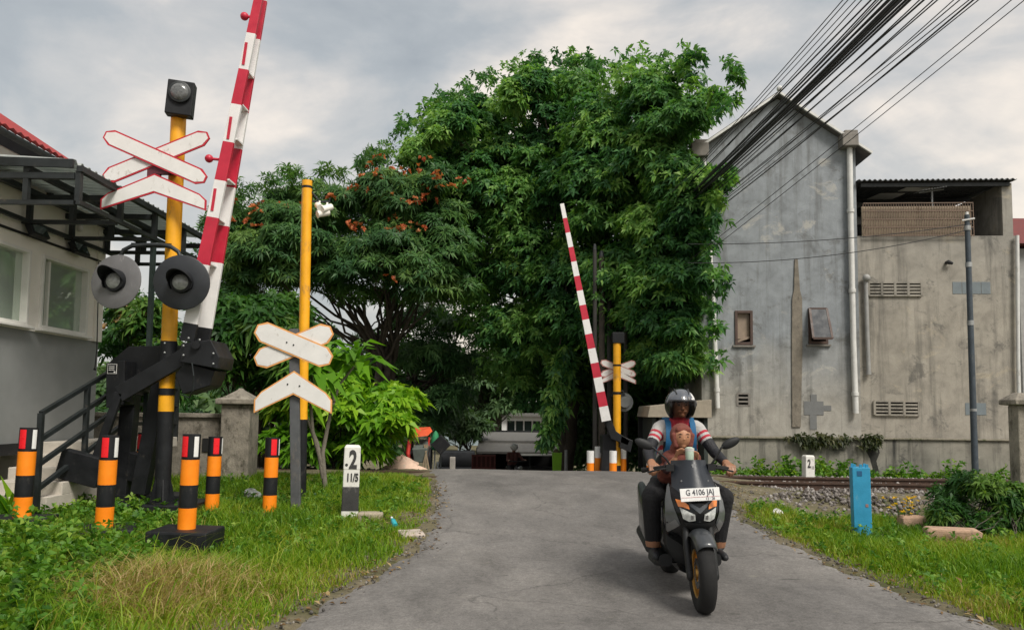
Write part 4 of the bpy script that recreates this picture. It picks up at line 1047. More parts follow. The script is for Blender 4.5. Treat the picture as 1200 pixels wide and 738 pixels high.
an = thing('annex_building', 'tan cement annex with open roof terrace and louvre vents', 'building', fp(10, 0))
a0 = fac(1006, 400)[0]; a1 = fac(1196, 400)[0]; zt = fac(1100, 276)[1]; zr = fac(1100, 212)[1]
vA = rect(1018, 331, 1080, 346); vB = rect(1025, 470, 1077, 486)
m_ = MB(); wall_grid(m_, a0, a1, -.4, zt, [vA, vB], .2, -.04)
m_.quad(fp(a1, -.4, -.24), fp(a1, -.4, -8), fp(a1, zt, -8), fp(a1, zt, -.24)); m_.quad(fp(a0, zt - .01, -.2), fp(a1, zt - .01, -.2), fp(a1, zt - .01, -8), fp(a0, zt - .01, -8))
m_.build('wall', WA, an)
louvre(an, vA, 4, 4, WA); louvre(an, vB, 4, 3, WA)
m_ = MB()
for r_ in ((1117, 330, 1162, 344), (1132, 472, 1157, 486)):
    a, b, c, d = rect(*r_); k = 4 if b - a > .7 else 2
    for i in range(k): fbox(m_, lerp(a, b, i / k) + .006, lerp(a, b, (i + 1) / k) - .006, c, d, -.06, -.033)
m_.build_each('block_patch', PATCHB, an)
TERR = mat('terrace_cement', (.15, .155, .165), .9, var=.2, bump=.3)
m_ = MB(); b0_ = fac(1141, 250)[0]; b1_ = fac(1176, 250)[0]
fbox(m_, b0_ + .1, a1 - .25, zt, zr, -2.6, -2.4); fbox(m_, a0, b0_ + .1, zt, zr, -4.2, -4.0); m_.build('terrace_wall', TERR, an)
m_ = MB(); fbox(m_, b1_, b1_ + .22, zt + .002, zr - .05, -.3, -.04); fbox(m_, b1_ + .02, b1_ + .2, zt + .002, zr - .05, -3.5, -.302); m_.build_each('pillar', WA, an)
m_ = MB(); rows = []; n = 150; r0 = fac(1003, 212)[0]; r1 = fac(1188, 212)[0]
for k in range(n + 1):
    s = lerp(r0, r1, k / n); z = zr + .02 * math.sin(k * 2 * math.pi / 5); rows.append([fp(s, z - .0, .12), fp(s, z + .25, -5)])
m_.loft(rows, cap=False, closed=False); rf = m_.build('roof', mat('roof_sheet', (.1, .105, .11), .6, .2, var=.25), an); sm_ = rf.modifiers.new('thick', 'SOLIDIFY'); sm_.thickness = .012
m_ = MB()
for o_ in (.02, -1.5, -3.2): fbox(m_, r0 + .1, r1 - .1, zr - .13 - .05 * o_, zr - .05 - .05 * o_, o_ - .06, o_)
m_.build_each('roof_beam', STEEL, an)
m_ = MB()
SKL = mat('skylight_sheet', (.6, .6, .58), .4, var=.1)
for k, (s_0, o_) in enumerate(((.05, -3.1), (.42, -2.2), (.85, -1.3), (1.25, -.4))):
    z = zr - .045 - .05 * o_; m_.loft([[fp(a0 + .1 + s_0 + x, z - .03 * 0 - .0, o_ + y) for x, y in ((-.1, -.28), (.5, -.28), (.62, .28), (.02, .28))], [fp(a0 + .1 + s_0 + x, z - .015, o_ + y) for x, y in ((-.1, -.28), (.5, -.28), (.62, .28), (.02, .28))]])
m_.build_each('skylight', SKL, an)
FEN = mat('rusty_mesh', (.17, .12, .09), .8, var=.25); f0, f1, fz0, fz1 = rect(1012, 238, 1141, 277, .03)
m_ = MB()
for k in range(44): s = lerp(f0, f1, k / 43); m_.bar(fp(s, fz0, .02), fp(s, fz1, .02), .014, .014)
for k in range(5): z = lerp(fz0 + .02, fz1, k / 4); m_.bar(fp(f0, z, .03), fp(f1, z, .03), .02, .02)
m_.build('railing', FEN, an)
m_ = MB(); fbox(m_, f0, f1, fz0 + .002, fz1 - .05, -.1, -.06); m_.build('reed_screen', mat('reed', (.33, .27, .195), .9, var=.25, scale=3, bump=.4, wear=(.2, .15, .1), wearamt=.35), an)
m_ = MB(); P_ = [fp(*fac(x, y, .04), .04) for x, y in ((1014.5, 326), (1016, 380), (1018, 436))]; m_.tube(P_, .045, 10); m_.sphere(P_[0] + UN * .04, .085, 12, 8); m_.cyl(P_[2] + UZ * .02, P_[2] - UZ * .05, .055, 10); m_.build('vent_pipe', mat('grey_pipe', (.3, .3, .29), .6, var=.15, wear=(.2, .17, .13), wearamt=.3), an, 60)
m_ = MB(); P_ = [fp(*fac(x, y, .05), .05) for x, y in ((1192, 276), (1193, 420), (1195, 520))]; m_.tube(P_, .04, 10); m_.build('downpipe', PIPE, an, 60)
p = fp(*fac(1111, 307, .05), .05); m_ = MB(); m_.tube([p - UN * .12, p, p + V((.1, 0, -.03))], [.03, .05, .03], 8); m_.build('wall_spout', BLACK, an)
# television aerial on the terrace
p = fp(*fac(1093, 277, -.2), -.2); t = thing('television_aerial', 'thin television aerial standing on the annex terrace', 'aerial', p)
top = fp(*fac(1092, 222, -.2), -.2); m_ = MB(); m_.tube([p - UZ * .1, top], .022, 8); m_.build('mast', GALV, t)
m_ = MB(); m_.tube([fp(*fac(1077, 226, -.2), -.2), fp(*fac(1106, 222, -.2), -.2)], .012, 6)
for k in range(9): q = fp(*fac(1078 + 3.3 * k, 226 - .5 * k, -.2), -.2); m_.tube([q - UZ * .02 + UN * .3 + UX * -.06, q + UZ * .07 - UN * .3], .009, 5)
m_.build('elements', GALV, t)

rw = thing('retaining_wall', 'low mossy cement retaining wall below the grey house', 'wall', fp(8, 0, .4))
r_a = fac(766, 540, .4)[0]; r_m = fac(1012, 540, .4)[0]; r_b = fac(1230, 540, .4)[0]; zA = fac(900, 514, .4)[1]; zB = fac(1100, 516, .4)[1]
m_ = MB(); fbox(m_, r_a, r_m, -.4, zA, .02, .4); fbox(m_, r_m + .002, r_b, -.4, zB, .02, .385); m_.build('wall', WR, rw, bevel=.012)
m_ = MB(); fbox(m_, r_a, r_m - .02, zA + .002, zA + .05, .03, .46); fbox(m_, r_m, r_b, zB + .002, zB + .04, .03, .43); m_.build('coping', mat('mossy_coping', (.2, .18, .14), .95, var=.3, bump=.5, wear=(.07, .085, .035), wearamt=.5), rw, bevel=.015)
MOSS = mat('black_moss', (.028, .028, .024), .95, var=.4, bump=.6)
m_ = MB(); pts_ = [(1016, 512), (1027, 514), (1031, 530), (1027, 540), (1030, 552), (1024, 553), (1020, 538), (1015, 528)]
c0 = fac(1016, 512, .39); pp = [fac(x, y, .39) for x, y in pts_]; m_.loft([[fp(s, z, .389) for s, z in pp], [fp(s, z, .392) for s, z in pp]]); m_.build('seep_stain', MOSS, rw)
# hanging creeper on the ledge
C, A = [], []
for k in range(150):
    px = random.choice([random.gauss(972, 22), random.uniform(925, 1040), random.gauss(1022, 5), random.gauss(955, 12)]); h_ = random.random(); s, z = fac(px, 513, .45)
    if px > 1040 or px < 935: h_ *= .35
    C.append(fp(s, z + .04 - h_ * .22 + random.gauss(0, .03), .44 + random.uniform(0, .07))[:]); A.append((0, -1, .3 + random.gauss(0, .4)))
CREEP = leafmat('creeper_leaves', [(0, (.02, .03, .012)), (.6, (.045, .06, .02)), (1, (.1, .1, .04))])
tag(leafmesh('ledge_creeper', [tufts(np.array(C), np.array(A), 5, .1, .05, (.4, 1.5), .4)], CREEP), 'dark creeper trailing over the mossy wall ledge', 'creeper', kind='stuff')
# red-roofed neighbour peeping at the far right
p = P(1210, 300, 26); nb = thing('neighbour_house', 'red roofed house peeping out behind the annex', 'house', (p.x + 1.5, 26, 0))
za_, zb_ = P(1195, 288, 26).z, P(1195, 268, 26).z
m_ = MB(); m_.box((p.x + 2, 28, za_ / 2 - .3), (5, 4, za_ + .4)); m_.build('wall', mat('neighbour_wall', (.3, .3, .29), .8, var=.2), nb)
m_ = MB(); m_.loft([[(p.x - .9, y, z) for y, z in ((25.6, za_), (28, zb_ + .9), (30.4, za_))], [(p.x + 5, y, z) for y, z in ((25.6, za_), (28, zb_ + .9), (30.4, za_))]]); m_.build('roof', mat('faded_red_roof', (.14, .03, .028), .8, var=.3), nb)

# ------------------------------------------------------------------ slim pole, distance post, gate pillar, blue post
D = 15.4; xp = P(1143, 557, D).x; zb = gz(xp, D); zt_ = P(1140, 252, D).z
t = thing('slim_pole', 'slim dark blue grey pole before the annex wall', 'pole', (xp, D, zb))
MB().tube([(xp, D, zb - .2), (xp, D, lerp(zb, zt_, .4)), (xp, D, zt_)], [.065, .06, .05], 14).build('shaft', mat('slate_paint', (.045, .06, .075), .5, var=.25, wear=(.1, .11, .11), wearamt=.3), t, 60)
m_ = MB()
for f_ in (.26, .58, .8, .94): m_.cyl((xp, D, lerp(zb, zt_, f_)), (xp, D, lerp(zb, zt_, f_) + (.1 if f_ > .5 else .05)), .064, 14)
m_.build_each('band', GALV, t, 60)
m_ = MB(); m_.cyl((xp, D, zt_), (xp, D, zt_ + .06), .03, 8); m_.tube([(xp - .1, D, zt_ - .12), (xp + .1, D - .1, zt_ - .1)], .02, 6); m_.build('insulator', SIGNWHITE, t)
D = 14.75; c = P(947, 556, D); zb = c.z - .1; t = thing('distance_post', 'small white distance post numbered 2 beside the rails', 'distance post', (c.x, D, zb)); local(t); t.rotation_euler = (0, R(1), R(14))
h = P(947, 533, D).z - zb
MB().loft([pr(-.1, .1, .07), pr(h - .03, .1, .07), pr(h, .085, .06)]).build('stone', PW, t, bevel=.012)
m_ = MB(); text(m_, '2', .22, (-.03, -.073, h - .17), (1, 0, 0), (0, 0, 1), sx=.65, bold=.008); text(m_, '11', .08, (.05, -.073, h - .24), (1, 0, 0), (0, 0, 1), sx=.7, bold=.003); m_.build('number', PK, t)
D = 9.6; xg = P(1198, 540, D).x + .0; zb = gz(xg, D); t = thing('gate_pillar', 'tan concrete gate pillar with flat cap at the right edge', 'pillar', (xg, D, zb))
zc = P(1195, 475, D).z
MB().box((xg, D, (zb + zc) / 2 - .1), (.2, .2, zc - zb + .2)).build('shaft', OLD, t, bevel=.015); q = lambda w_, z: [(xg - w_, D - w_, z), (xg + w_, D - w_, z), (xg + w_, D + w_, z), (xg - w_, D + w_, z)]
MB().loft([q(.1, zc), q(.17, zc + .01), q(.17, zc + .07), q(.07, zc + .15), q(.05, zc + .16)]).build('cap', OLD, t, bevel=.01)
BLUE = mat('sky_blue_paint', (.03, .29, .5), .5, var=.15, scale=5, wear=(.12, .36, .5), wearamt=.25, bump=.1)
c = G(1010, 627); D = c.y; zb = gz(c.x, D); h = P(1009, 547, D).z - zb; t = thing('marker_post', 'bright blue square marker post in the right verge', 'marker post', (c.x, D, zb)); local(t); t.rotation_euler = (0, R(-.8), R(-14))
MB().box((0, 0, h / 2 - .1), (.2, .2, h + .2)).build('post', BLUE, t, bevel=.006)
m_ = MB()
for x, y in ((-.07, -.07), (0, -.08), (.07, -.07), (-.07, .07), (.07, .07)): m_.box((x, y, h + .018), (.03, .03, .04))
m_.build_each('top_lug', BLUE, t); m_ = MB(); m_.box((-.02, -.102, h - .07), (.055, .004, .06)); m_.build('plate', mat('blue_dark', (.015, .1, .22), .5), t); m_ = MB(); m_.box((.05, -.102, h * .45), (.03, .004, .035)); m_.build('rust_spot', mat('rust_spot', (.3, .16, .14), .8), t)
SAL = mat('salmon_block', (.44, .29, .2), .9, var=.22, scale=8, bump=.5, wear=(.2, .16, .12), wearamt=.4)
p = G(1074, 624); rubble('concrete_block', 'small salmon concrete block behind the longer one', 'block', p + V((0, .1, .1)), (.3, .2, .2), SAL, -4, group='salmon blocks in the grass')
p = G(1122, 640); rubble('concrete_block', 'long tilted salmon concrete block below the right bush', 'block', p + V((0, .1, .09)), (.56, .2, .2), SAL, -14, 2, group='salmon blocks in the grass')

# ------------------------------------------------------------------ overhead wires
WIRE = mat('black_cable', (.014, .015, .017), .55, var=.2)
def wire(name, label, cat, a, b, r_, sag, group=None, over=2.4):
    a, b = V(a), V(b); e = a + (b - a) * over; pts = []
    for i in range(41):
        t = i / 40; p = a.lerp(e, t); p.z -= 4 * sag * t * (1 - t) * 1.0; pts.append(p)
    o = MB().tube(pts, r_, 6).build(name, WIRE, at=a); return tag(o, label, cat, group)
hub = lambda: P(708 + random.uniform(-8, 8), 318 + random.uniform(-14, 14), 19.2)
def through(a, px, py, d, sag, over):   # end that makes the sagging wire pass the pixel
    b = P(px, py, d); b.z += 4 * sag * (1 / over) * (1 - 1 / over); return b
def cable(px, py, d, r_, sag, a=None, via=None, over=2.0, nm=('overhead_wire', 'thin black overhead wire fanning out above the grey house', 'wire', 'thin overhead wires in the fan')):
    a = a or hub(); b = through(a, px, py, d, sag, over); wire(nm[0], nm[1], nm[2], a, b, r_, sag, nm[3], over)
for px, rr_, sg_, dd_ in ((1049, .024, .55, 8.6), (1041, .015, .5, 8.5), (1057, .014, .62, 8.7), (1034, .012, .46, 8.4), (1066, .013, .72, 8.8), (1052, .016, .78, 8.3), (1027, .01, .62, 8.5)): cable(px, 0, dd_, rr_, sg_, P(708 + random.uniform(-2, 2), 321 + random.uniform(-3, 3), 26), nm=('power_cable', 'thick black power cable in the slanting bundle past the grey gable', 'cable', 'black cables of the slanting bundle'))
for i, (px, rr_) in enumerate(((988, .006), (994, .006), (1003, .006), (1010, .007), (1021, .011), (1030, .007), (1044, .007), (1055, .009), (1062, .016), (1068, .008), (1078, .008), (1083, .012), (1094, .008), (1099, .009), (1118, .007), (1125, .007), (1136, .007), (1141, .011), (1147, .007))):
    y_ = 0; cable(px, y_, 8.6 + random.uniform(-.5, .5), rr_, random.uniform(.2, 1.25), P(708 + (px - 1060) * .12 + random.uniform(-4, 4), 318 - (1060 - px) * .12 + random.uniform(-5, 5), 26))
for px, py in ((1176, 8), (1196, 4)): cable(px, py, 8.4, .006, .25, P(720, 372 + (px - 1176) * .3, 19.2))
def strand(x0, y0, d0, x1, y1, d1, r_, sag, lb): 
    a, b = P(x0, y0, d0), P(x1, y1, d1); wire('overhead_wire', lb, 'wire', a, b, r_, sag, 'service wires to the slim pole', 1.0)
strand(806, 286, 15.2, 1140, 262, 15.4, .008, .12, 'upper thin service wire crossing the grey gable wall')
strand(806, 308, 15.2, 1140, 268, 15.4, .008, .2, 'lower thin service wire crossing the grey gable wall')
strand(700, 300, 19.2, 200, 306, 24, .008, .25, 'thin wire running across the orange flowering tree')
# ------------------------------------------------------------------ trees and shrubs
BIG = leafmat('big_tree_leaves', [(0, (.02, .075, .03)), (.35, (.06, .17, .05)), (.7, (.135, .28, .065)), (1, (.26, .42, .1))], trans=.4)
FLAM = leafmat('flame_tree_leaves', [(0, (.03, .09, .034)), (.5, (.068, .16, .045)), (1, (.15, .25, .055))])
FLOW = leafmat('flame_flowers', [(0, (.3, .06, .025)), (.5, (.47, .12, .045)), (1, (.56, .24, .11))], trans=.25)
BRIGHT = leafmat('bright_leaves', [(0, (.05, .16, .008)), (.5, (.14, .32, .014)), (1, (.33, .5, .03))])
MID = leafmat('shrub_leaves', [(0, (.015, .06, .012)), (.5, (.04, .12, .018)), (1, (.13, .22, .035))])
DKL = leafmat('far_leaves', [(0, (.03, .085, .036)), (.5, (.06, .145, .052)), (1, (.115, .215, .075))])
PALE = leafmat('pale_far_leaves', [(0, (.05, .1, .045)), (.5, (.08, .15, .06)), (1, (.15, .22, .1))])  # distance haze is mixed into this leaf colour
big_poly = [(452, 200), (480, 152), (515, 128), (545, 124), (590, 98), (640, 80), (690, 88), (720, 95), (745, 78), (788, 74), (785, 96), (812, 112), (836, 136), (822, 152), (802, 170), (806, 190), (834, 202), (838, 222), (826, 242), (816, 300), (832, 326), (822, 360), (826, 430), (804, 456), (770, 470), (735, 440), (700, 455), (660, 470), (630, 495), (596, 472), (566, 440), (540, 380), (512, 320), (475, 258)]
zt = gz(1.5, 24.5)
CR = lambda x: (np.interp(x, [630, 845], [23.0, 15.6]), np.interp(x, [630, 845], [1, .3]))
tree('rain_tree', 'huge dense green tree rising behind the far barrier', big_poly, 23, 400, 27, 3.3, 105, 7, .165, .066, BIG, (1.55, 24.5, zt), 3, .2, top=(1.9, 23, 4.2), dfun=CR, low=-.6, extra=[([(768, 130), (775, 90), (790, 100), (832, 136), (820, 152), (800, 170), (806, 190), (834, 202), (838, 222), (826, 242), (816, 300), (832, 326), (822, 360), (826, 430), (804, 455), (785, 460), (776, 440), (770, 300)], 16.2, 60, 22, .9, rng, CR), ([(462, 210), (480, 160), (520, 126), (560, 112), (605, 90), (650, 80), (640, 120), (540, 170), (490, 240)], 20.5, 40, 14, 1.2), edge_sprays([(455, 195), (480, 152), (515, 126), (545, 120), (590, 96), (640, 78), (690, 84), (720, 92), (745, 76), (785, 88), (812, 106), (842, 134)], lambda x: CR(x)[0] - .3, 80, 8), edge_sprays([(800, 84), (815, 60), (835, 75), (862, 72), (868, 112), (846, 122)], 17, 13, 7, (-6, 6)), edge_sprays([(846, 200), (850, 222), (836, 242), (827, 300), (846, 328), (834, 360), (838, 430)], 15.7, 30, 7, (-4, 7))])
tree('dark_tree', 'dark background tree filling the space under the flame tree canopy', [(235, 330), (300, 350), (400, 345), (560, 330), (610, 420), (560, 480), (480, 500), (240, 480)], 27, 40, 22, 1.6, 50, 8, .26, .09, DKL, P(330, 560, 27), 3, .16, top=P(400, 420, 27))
# separate sprays standing out of the crown
fl_poly = [(250, 262), (285, 238), (325, 218), (380, 206), (430, 202), (462, 196), (510, 215), (548, 262), (562, 340), (535, 385), (485, 365), (430, 372), (370, 345), (325, 375), (270, 385), (246, 330)]
fc, fr, fd = lobes(fl_poly, 20.0, 50, 16, 2.0)
blooms = [(300, 245), (318, 248), (336, 238), (275, 262), (420, 218), (437, 228), (446, 206), (462, 210), (483, 204), (500, 222), (507, 234), (425, 262), (421, 266), (455, 268), (468, 275), (482, 275), (503, 228), (467, 322), (290, 240), (395, 235), (440, 215), (474, 232), (512, 218)]
FC = []
for px, py in blooms:
    for _ in range(3): FC.append(P(px + random.gauss(0, 15), py + random.gauss(0, 8), random.uniform(18.2, 19.0))[:])
tree('flame_tree', 'spreading flame tree dotted with orange blossom', fl_poly, 21.2, 120, 29, 2.5, 100, 10, .2, .042, FLAM, P(440, 520, 22), 5, .15, spread=(.9, 1.7), droop=.25, flowers=(np.array(FC), 3, FLOW), top=P(455, 420, 22), flat=.45, extra=[([(395, 210), (440, 196), (470, 188), (520, 198), (565, 270), (500, 275), (420, 245)], 19.6, 24, 15, .8), ([(258, 262), (295, 232), (350, 216), (360, 260), (270, 285)], 19.8, 14, 14, .6), edge_sprays([(246, 300), (262, 255), (295, 232), (350, 214), (395, 206), (440, 194), (470, 187), (505, 200)], 19.8, 50, 7)])
dk_poly = [(395, 400), (440, 372), (480, 360), (520, 395), (556, 420), (558, 470), (530, 500), (505, 520), (470, 500), (430, 470), (400, 445)]
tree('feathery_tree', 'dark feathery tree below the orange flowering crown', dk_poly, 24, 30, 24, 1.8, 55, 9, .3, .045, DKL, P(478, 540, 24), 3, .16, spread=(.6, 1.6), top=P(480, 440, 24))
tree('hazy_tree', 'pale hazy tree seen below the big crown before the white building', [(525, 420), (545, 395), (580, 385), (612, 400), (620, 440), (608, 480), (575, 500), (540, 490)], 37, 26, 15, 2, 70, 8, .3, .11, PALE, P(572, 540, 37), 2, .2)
tree('roadside_tree', 'dark leaning tree with vine behind the lean-to stall roof', [(640, 440), (680, 400), (740, 405), (800, 440), (830, 470), (800, 500), (760, 480), (735, 500), (690, 515), (665, 500)], 24.5, 30, 24, 2, 60, 8, .3, .11, BIG, P(655, 545, 24), 2, .25, top=P(668, 450, 24.5))
# vine curtain hanging from the crown
C, A = [], []
for k in range(520):
    t = random.random(); px = lerp(664, 640, t ** 1.2) + random.gauss(0, 4 + 3 * math.sin(3 * t)); py = lerp(405, 522, t)
    C.append(P(px, py, 19.2 + random.gauss(0, .12))[:]); A.append((random.gauss(0, .5), -1, -.2 + random.gauss(0, .4)))
vt_ = thing('hanging_vine', 'bright green vine hanging from the big tree over the stall roof', 'vine', P(655, 405, 19.2))
leafmesh('leaves', [tufts(np.array(C), np.array(A), 5, .17, .09, (.5, 1.5), .5)], BIG, vt_, vt_.location)
MB().tube([P(lerp(664, 640, (i / 8) ** 1.2), lerp(330, 520, i / 8), 19.25) for i in range(9)], .02, 6).build('stem', BARK, vt_)
tree('shrub', 'pale pink tinged shrub growing behind the signal pole', [(112, 375), (150, 352), (190, 350), (232, 365), (240, 420), (222, 470), (180, 490), (130, 470), (108, 430)], 15.2, 30, 22, 1.0, 50, 7, .2, .06, MID, P(175, 560, 15.2), 3, .06, cat='shrub', flowers=(np.array([P(px, py, 14.3)[:] for px, py in ((142, 362), (150, 373), (155, 380), (162, 369), (135, 385))]), 6, leafmat('pink_flowers', [(0, (.6, .35, .25)), (1, (.75, .55, .42))])))
tree('shrub', 'leafy green shrub mass between signal pole and crossbuck sign', [(232, 380), (255, 352), (300, 345), (340, 350), (372, 380), (380, 430), (350, 470), (300, 470), (262, 455), (238, 430)], 16.4, 34, 24, 1.2, 55, 8, .26, .075, MID, P(300, 560, 16.4), 3, .07, cat='shrub')
tree('bright_shrub', 'bright yellow green shrub behind the numbered distance post', [(308, 470), (350, 440), (400, 425), (440, 440), (470, 450), (492, 490), (484, 520), (440, 545), (380, 550), (320, 545), (302, 510)], 15.9, 40, 20, 1.0, 42, 7, .24, .1, BRIGHT, P(400, 560, 15.9), 4, .05, cat='shrub', spread=(.4, 1.4))
tree('bush', 'rounded green bush at the right verge behind salmon blocks', [(1090, 615), (1098, 578), (1118, 560), (1150, 553), (1185, 558), (1212, 590), (1215, 668), (1170, 668), (1110, 650)], 9.6, 52, 17, .55, 60, 7, .1, .026, MID, G(1150, 650), 4, .02, cat='bush', flat=.8)
# low hedge growth behind the rails on the left, and far tree line as one wood
C = []
lp = [(100, 470), (180, 480), (300, 480), (430, 490), (468, 505), (472, 560), (100, 560)]
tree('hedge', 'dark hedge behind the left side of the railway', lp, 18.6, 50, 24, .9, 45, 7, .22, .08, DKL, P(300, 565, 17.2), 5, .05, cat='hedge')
wp = [(-500, 420), (0, 440), (230, 425), (480, 430), (640, 428), (900, 420), (1500, 400), (1500, 520), (-500, 520)]
c, r, dep = lobes(wp, 75, 260, 26, 8); p, ax, t = pad_tufts(c, r, 26)
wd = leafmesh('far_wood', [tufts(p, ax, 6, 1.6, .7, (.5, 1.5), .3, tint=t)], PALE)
tag(wd, 'hazy far wood beyond the crossing', 'wood', kind='stuff')

tree('hedge', 'dark shady hedge behind the far barrier and utility poles', [(664, 470), (700, 462), (775, 462), (778, 560), (664, 560)], 27.5, 40, 20, .8, 55, 7, .26, .1, DKL, P(720, 560, 27.5), 4, .05, cat='hedge')  # put in so the gap behind the barrier reads dark
# papaya-like sapling between sign and numbered post
b = P(381, 572, 11.9); b.z = gz(b.x, b.y); sp = thing('sapling', 'slim sapling with big drooping leaves right of the crossbuck sign', 'sapling', b)
m_ = MB(); tips = []
for pts in ([(381, 572), (378, 530), (388, 480), (398, 450), (416, 428)], [(379, 560), (372, 520), (360, 490), (352, 462)], [(378, 545), (366, 505), (364, 470), (366, 440)], [(392, 470), (386, 440), (382, 425)]):
    q = [P(x, y, 11.9) for x, y in pts]; q[0].z = max(q[0].z, b.z - .05) if pts[0][1] > 565 else q[0].z; m_.tube(q, [lerp(.042, .014, i / (len(q) - 1)) for i in range(len(q))], 7); tips.append(q[-1])
m_.build('trunk', mat('pale_bark', (.17, .15, .12), .9, var=.3, bump=.4), sp, 60)
C, A = [], []
for tp_ in tips:
    for k in range(3): C.append((tp_ + V((random.gauss(0, .06), random.gauss(0, .1), random.gauss(0, .08))))[:]); A.append((random.gauss(0, .2), random.gauss(-.2, .2), 1))
leafmesh('leaves', [tufts(np.array(C), np.array(A), 11, .56, .15, (.5, 1.65), .45, tint=rng.uniform(.15, .55, len(C)))], BRIGHT, sp, b)
# broad-leaf plant at the far left and yellow flowers on the right
b = G(8, 622); pl = thing('broad_leaf_plant', 'upright broad leaf plant in weeds at the left edge', 'plant', b)
leafmesh('leaves', [tufts(np.array([b[:], (b + V((.08, 0, .1)))[:]]), np.array([(0, 0, 1.0), (.1, -.1, 1)]), 6, .42, .13, (.1, .6), .05)], BRIGHT, pl, b)
b = G(1062, 622); pl = thing('yellow_flowers', 'small stand of yellow flowers before the ballast on the right', 'flowers', b); C = [(b + V((random.gauss(0, .1), random.gauss(0, .08), random.uniform(.22, .42))))[:] for _ in range(26)]
leafmesh('petals', [tufts(np.array(C), np.tile((0, 0, 1.0), (26, 1)), 6, .035, .02, (.6, 1.4), .1)], leafmat('yellow_petals', [(0, (.55, .3, .01)), (1, (.8, .55, .03))]), pl, b)
m_ = MB()
for c_ in C[:14]: m_.tube([b + V((random.gauss(0, .03), random.gauss(0, .03), -.02)), V(c_)], .004, 4)
m_.build('stem', mat('green_stem', (.05, .1, .02), .7), pl)

# ------------------------------------------------------------------ beyond the crossing
# utility poles with cables, wrapped by the tree
for i, (px, py, d, r_, lb) in enumerate(((697, 292, 17.3, .06, 'thin dark utility pole leftmost of the cluster behind the far barrier'), (705, 300, 17.6, .085, 'thick brown wooden utility pole close beside the far boom foot'), (714, 298, 17.9, .07, 'dark utility pole between the far boom and yellow signal'), (733, 330, 17.7, .06, 'dark utility pole just right of the far yellow signal'))):
    c = P(px + .5, 545, d); zb = gz(c.x, d); zt = P(px, py, d).z; t = thing('utility_pole', lb, 'utility pole', (c.x, d, zb))
    MB().tube([(c.x, d, zb - .2), (P(px, py, d).x, d, zt)], [r_, r_ * .75], 12).build('shaft', BARK if i == 1 else mat('dark_wood', (.04, .037, .034), .8, var=.3), t, 60)
    MB().tube([(P(px, py, d).x, d, zt - .02), (P(px, py, d).x, d, zt + .12)], [r_ * .8, r_ * .5], 10).build('cap', STEEL, t)
# far signal and barrier
D = 16.6; xs_ = P(723, 545, D).x; zb = gz(xs_, D); t = thing('crossing_signal', 'distant yellow crossing signal seen from behind by the big tree', 'signal', (xs_, D, zb)); s_ = D / F
zp = lambda py, d=D: P(724, py, d).z
zm = zp(545); m_ = MB(); m_.tube([(xs_, D, zm), (xs_, D, zp(400))], .085, 16); m_.build('pole', YELLOW, t, 60)
m_ = MB(); m_.tube([(xs_, D, zb), (xs_, D, zm)], .085, 16); m_.tube([(xs_, D, zp(462)), (xs_, D, zp(459))], .092, 16); m_.tube([(xs_, D, zp(429)), (xs_, D, zp(427))], .092, 16); m_.build('pole_foot', BLACK, t, 60)
MB().box((xs_ + .02, D, zp(396)), (.26, .2, .24)).build('lamp_box', BLACK, t, bevel=.01)
BACK = mat('sign_back', (.74, .72, .7), .5, var=.1, wear=(.4, .2, .16), wearamt=.3)
BACKE = mat('sign_back_edge', (.5, .25, .22), .5)
for an, py, off in ((-21, 431.5, 0), (21, 432, .03)):
    m_ = MB(); planks(m_, 724.5, py, D + .14, 44 * s_, 8.5 * s_, an, .02, 0, 1, off, .08); m_.build('crossbuck_board', [BACK, BACKE], t)
m_ = MB(); c_ = P(724.5, 440, D + .14); 
chevron(m_, 724.5, 440, D + .14, 21 * s_, 8 * s_, 6 * s_ * -1 + 0, .02, 0, 1) if False else chevron(m_, 724.5, 438, D + .14, 21 * s_, 8 * s_, 8 * s_, .02, 0, 1); m_.build('chevron_board', [BACK, BACKE], t)
for px in (731,):
    m_ = MB(); c_ = P(px, 471, D + .2); m_.lathe([(.21, 0), (.21, .02)], c_, (0, 1, 0), 24); m_.lathe([(.12, -.16), (.14, 0)], c_, (0, 1, 0), 14); m_.build('backing_disk', mat('disk_dull', (.12, .13, .13), .5), t, 40)
m_ = MB(); m_.tube([P(717, 464, D + .15), P(719, 458, D + .15), P(730, 458, D + .15), P(732, 464, D + .15)], .025, 6); m_.build('lamp_arm', STEEL, t)
D = 16.2; c = P(717, 545, D); t = thing('barrier_gate', 'distant raised red and white barrier leaning before the big tree', 'barrier', (c.x, D, gz(c.x, D)))
rg, ms = [], []; N = 15
(xa, ya), (xb, yb) = (710.5, 493), (658.5, 239)
for k in range(N + 1):
    f_ = k / N; c_ = P(lerp(xa, xb, f_), lerp(ya, yb, f_), D); a = (P(xb, yb, D) - P(xa, ya, D)).normalized(); w_ = lerp(.2, .085, f_); sx = V((a.z, 0, -a.x)) * w_ / 2; ty = V((0, .03, 0)); rg.append([c_ - sx - ty, c_ + sx - ty, c_ + sx + ty, c_ - sx + ty]); ms.append(k % 2)
MB().loft(rg, ms[:N]).build('boom_beam', [BOOMWHITE, BOOMRED], t)
def slab2(poly, d, th, name): slab(poly, d, th, BLACK, name, t)
slab2([(708, 492), (716, 490), (722, 505), (738, 516), (736, 522), (716, 514)], D + .1, .12, 'boom_foot'); slab2([(706, 510), (722, 508), (722, 530), (706, 532)], D + .3, .5, 'machine_box'); slab2([(728, 510), (742, 516), (739, 530), (726, 524)], D + .1, .3, 'counterweight')
m_ = MB(); m_.bar(P(714, 528, D + .4), V((P(714, 560, D).x, D + .4, gz(2.5, D))), .3, .3); m_.build('stand', BLACK, t)
